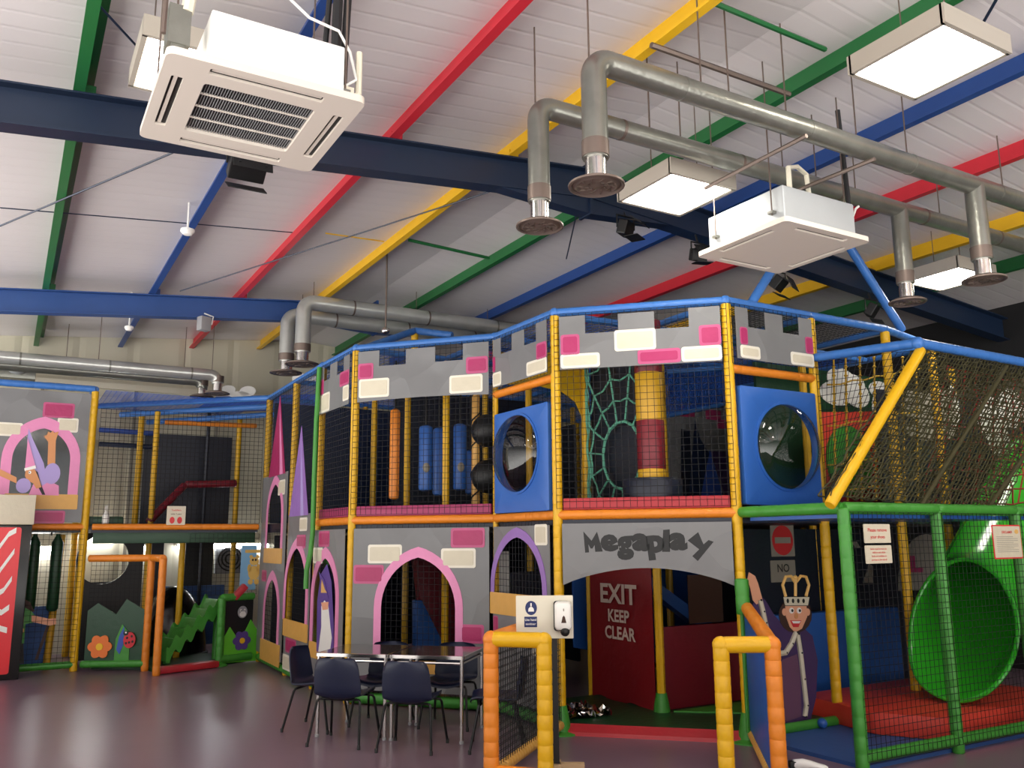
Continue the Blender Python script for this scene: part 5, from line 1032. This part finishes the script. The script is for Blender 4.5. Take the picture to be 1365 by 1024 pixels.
st = MB(); prism(st, fs, [ell(cu, cv, ru*.85, ru, 24)], .012, .014, 'sign_navy'); prism(st, fs, [[(cu-ru*.42, cv-ru*.5), (cu+ru*.42, cv-ru*.5), (cu+ru*.38, cv-ru*.1), (cu+ru*.15, cv+ru*.15), (cu-ru*.15, cv+ru*.15), (cu-ru*.38, cv-ru*.1)]], .014, .0155, 'white'); prism(st, fs, [rr(cu-ru*.1, cv+ru*.2, cu+ru*.1, cv+ru*.7, .004)], .014, .0155, 'white')
q = fs.rect(699, 822, 716, 836); prism(st, fs, [rr(*q, .003)], .012, .014, 'sign_navy'); W_, HH = q[2]-q[0], q[3]-q[1]
text(st, fs, 'Use hand', (q[0]+q[2])/2, q[1]+HH*.7, HH*.22, 'white', d1=.0155, bold=.01); text(st, fs, 'sanitiser', (q[0]+q[2])/2, q[1]+HH*.3, HH*.22, 'white', d1=.0155, bold=.01)
st.build('mandatory_sign', t, smooth=False)
q = fs.rect(738, 801, 762, 846); ds = thing('soap_dispenser', 'white soap dispenser mounted on the sanitiser board', 'dispenser', fs.at((q[0]+q[2])/2, q[1], .02)); W_, HH = q[2]-q[0], q[3]-q[1]; u0 = q[0]
mb = MB(); prism(mb, fs, [rr(u0, q[1]+HH*.12, u0+W_*.92, q[3]-.0, .02)], .012, .035, 'black'); mb.build('back_plate', ds)
mb = MB(); rg = []
for dd, k in ((.03, 1.0), (.075, .98), (.10, .90), (.112, .70)): 
    cx, cy = u0+W_*.52, q[1]+HH*.56; rg.append([fs.at(cx+(a-cx)*k, cy+(b-cy)*k, dd) for a, b in rr(u0+W_*.05, q[1]+HH*.14, u0+W_, q[3]-.0, .03, 5)])
mb.rings(rg, 'white'); mb.build('cover', ds)
mb = MB(); prism(mb, fs, [[(u0+W_*.42, q[1]+HH*.38), (u0+W_*.70, q[1]+HH*.38), (u0+W_*.63, q[1]+HH*.55), (u0+W_*.56, q[1]+HH*.6), (u0+W_*.49, q[1]+HH*.55)]], .110, .114, 'brown'); prism(mb, fs, [rr(u0+W_*.53, q[1]+HH*.72, u0+W_*.59, q[1]+HH*.8, .003)], .110, .114, 'dull_white'); mb.build('level_window', ds, smooth=False)
mb = MB(); mb.ball(fs.at(u0+W_*.62, q[1]+HH*.12, .085), (.036, .036, .036), 'black', 14); mb.build('push_button', ds)

# tables
def table(label, c, e1, w, dep):
    z = .72; t = thing('cafe_table', label, 'table', (c.x, c.y, 0), 'two cafe tables pushed together'); e2 = Vector((-e1.y, e1.x, 0)); e2 = e2 if e2.y > 0 else -e2; rz = atan2(e1.y, e1.x)
    MB().box((c.x, c.y, z-.011), (w-.012, dep-.012, .022), 'table_top', rz=rz).build('table_top', t, smooth=False, bevel=.003)
    mb = MB(); q = Vector((c.x, c.y, z-.016))
    mb.rings([[q+e1*a+e2*b+Vector((0, 0, dz)) for a, b in rr(-w/2-g, -dep/2-g, w/2+g, dep/2+g, .03, 4)] for dz, g in ((-.014, 0), (-.014, .004), (.014, .004), (.016, -.008), (-.006, -.008))], 'chrome', cap=False); mb.build('metal_edge', t, angle=60)
    for sa in (-1, 1):
        for sb in (-1, 1):
            p = q+e1*sa*(w/2-.025)+e2*sb*(dep/2-.025); lg = MB().tube([p, Vector((p.x, p.y, 0))], .0165, 'chrome', 10).build('leg', t); MB().lathe((p.x, p.y, 0), [(.02, 0), (.02, .02), (.017, .025)], 'grey_plastic', 10).build('foot', lg)
    mb = MB(); zz = Vector((0, 0, -.05))
    for sa in (-1, 1): mb.tube([q+zz+e1*sa*(w/2-.03)-e2*(dep/2-.03), q+zz+e1*sa*(w/2-.03)+e2*(dep/2-.03)], .012, 'chrome', 8)
    for sb in (-1, 1): mb.tube([q+zz+e2*sb*(dep/2-.03)-e1*(w/2-.03), q+zz+e2*sb*(dep/2-.03)+e1*(w/2-.03)], .012, 'chrome', 8)
    mb.pieces('frame_rail', t)
q0, q1 = Vector((2.51, 7.84, 0)), Vector((3.52, 6.87, 0)); e1 = (q1-q0).normalized(); L = (q1-q0).length; nrm = Vector((-e1.y, e1.x, 0)); dep = .69
table('cafe table at the left, against the end chair', q0+e1*(L*.25)+nrm*dep/2, e1, L/2-.012, dep)
table('cafe table at the right, nearer the orange barrier', q0+e1*(L*.75)+nrm*dep/2, e1, L/2-.012, dep)

# stacking chairs: moulded navy shell on black tube legs
def chair_proto():
    t = thing('stacking_chair', '', 'chair', (0, 0, 0), 'navy stacking chairs around the cafe tables')
    prof = [(.235, .375, .17), (.225, .395, .185), (.17, .407, .20), (.06, .400, .208), (-.06, .388, .210), (-.14, .388, .212), (-.185, .408, .214), (-.205, .45, .216), (-.215, .50, .214), (-.225, .56, .210), (-.235, .62, .204), (-.241, .665, .196), (-.244, .70, .180), (-.246, .717, .160), (-.247, .725, .12)]
    n = 12; mb = MB(); top, bot = [], []
    for k, (y, z, w) in enumerate(prof):
        a, b = [], []
        nx = prof[min(k+1, len(prof)-1)]; pv = prof[max(k-1, 0)]; ty, tz = nx[0]-pv[0], nx[1]-pv[1]; L_ = hypot(ty, tz); ny, nz = tz/L_*-1, ty/L_
        up = -1 if True else 1
        for i in range(n+1):
            s = -1+2*i/n; cur = .035*s*s if z < .43 else 0; fwd = .06*s*s if z >= .43 else .06*s*s*max(0, (z-.388)/.042)*(y < -.1)
            p = Vector((s*w, y+fwd, z+cur*(1 if z < .43 else 0))); a.append(p); b.append(p+Vector((0, ny*.012*-1, nz*.012*-1)) if False else p+Vector((0, -.010 if z > .42 else 0, -.012 if z <= .46 else 0)))
        top.append(a); bot.append(b)
    rings = [a+list(reversed(b)) for a, b in zip(top, bot)]
    mb.rings(rings, 'chair_navy'); mb.build('seat_shell', t, angle=60)
    for sx in (-1, 1):
        for y0, y1 in ((.16, .235), (-.12, -.215)):
            lg = MB().tube([(sx*.15, y0*.9, .378), (sx*.19, y0, .370), (sx*.20, y0+.1*(y1-y0), .35), (sx*.235, y1, .012)], .011, 'chair_leg', 8).build('leg', t); MB().lathe((sx*.235, y1, 0), [(.014, 0), (.014, .03), (.011, .035)], 'black', 8).build('foot', lg)
    for y in (.15, -.11): MB().tube([(-.17, y, .374), (.17, y, .374)], .011, 'chair_leg', 8).build('under_bar', t)
    return t
proto = chair_proto(); first = True
def put_chair(cx, cy, face_dir, label):
    global first
    o = proto if first else copy_tree(proto); first = False
    o.location = (cx, cy, 0); o.rotation_euler = (0, 0, atan2(face_dir[1], face_dir[0])-pi/2); o['label'] = label
mid = lambda a, b: ((a[0]+b[0])/2, (a[1]+b[1])/2)
put_chair(2.68, 7.50, (.70, .71), 'navy chair with its back to us at the left table, beside the end chair')
put_chair(3.10, 7.00, (.68, .73), 'navy chair with its back to us at the front, nearest the orange barrier')
p = onz(408, 868, .725); put_chair(2.655, 8.215, (.72, -.69), 'navy chair at the left end of the tables, facing along them')
p = onz(524, 855, .725); put_chair(p.x-.17, p.y-.17, (-.7, -.71), 'navy chair behind the left table, facing us')
p = onz(612, 856, .725); put_chair(p.x-.17, p.y-.17, (-.7, -.71), 'navy chair behind the right table, facing us')
p = onz(692, 874, .725); put_chair(p.x-.2, p.y-.0, (-.85, .5), 'navy chair seen through the netting of the orange barrier')
for o in list(bpy.data.objects):
    if '_o' in o: del o['_o']
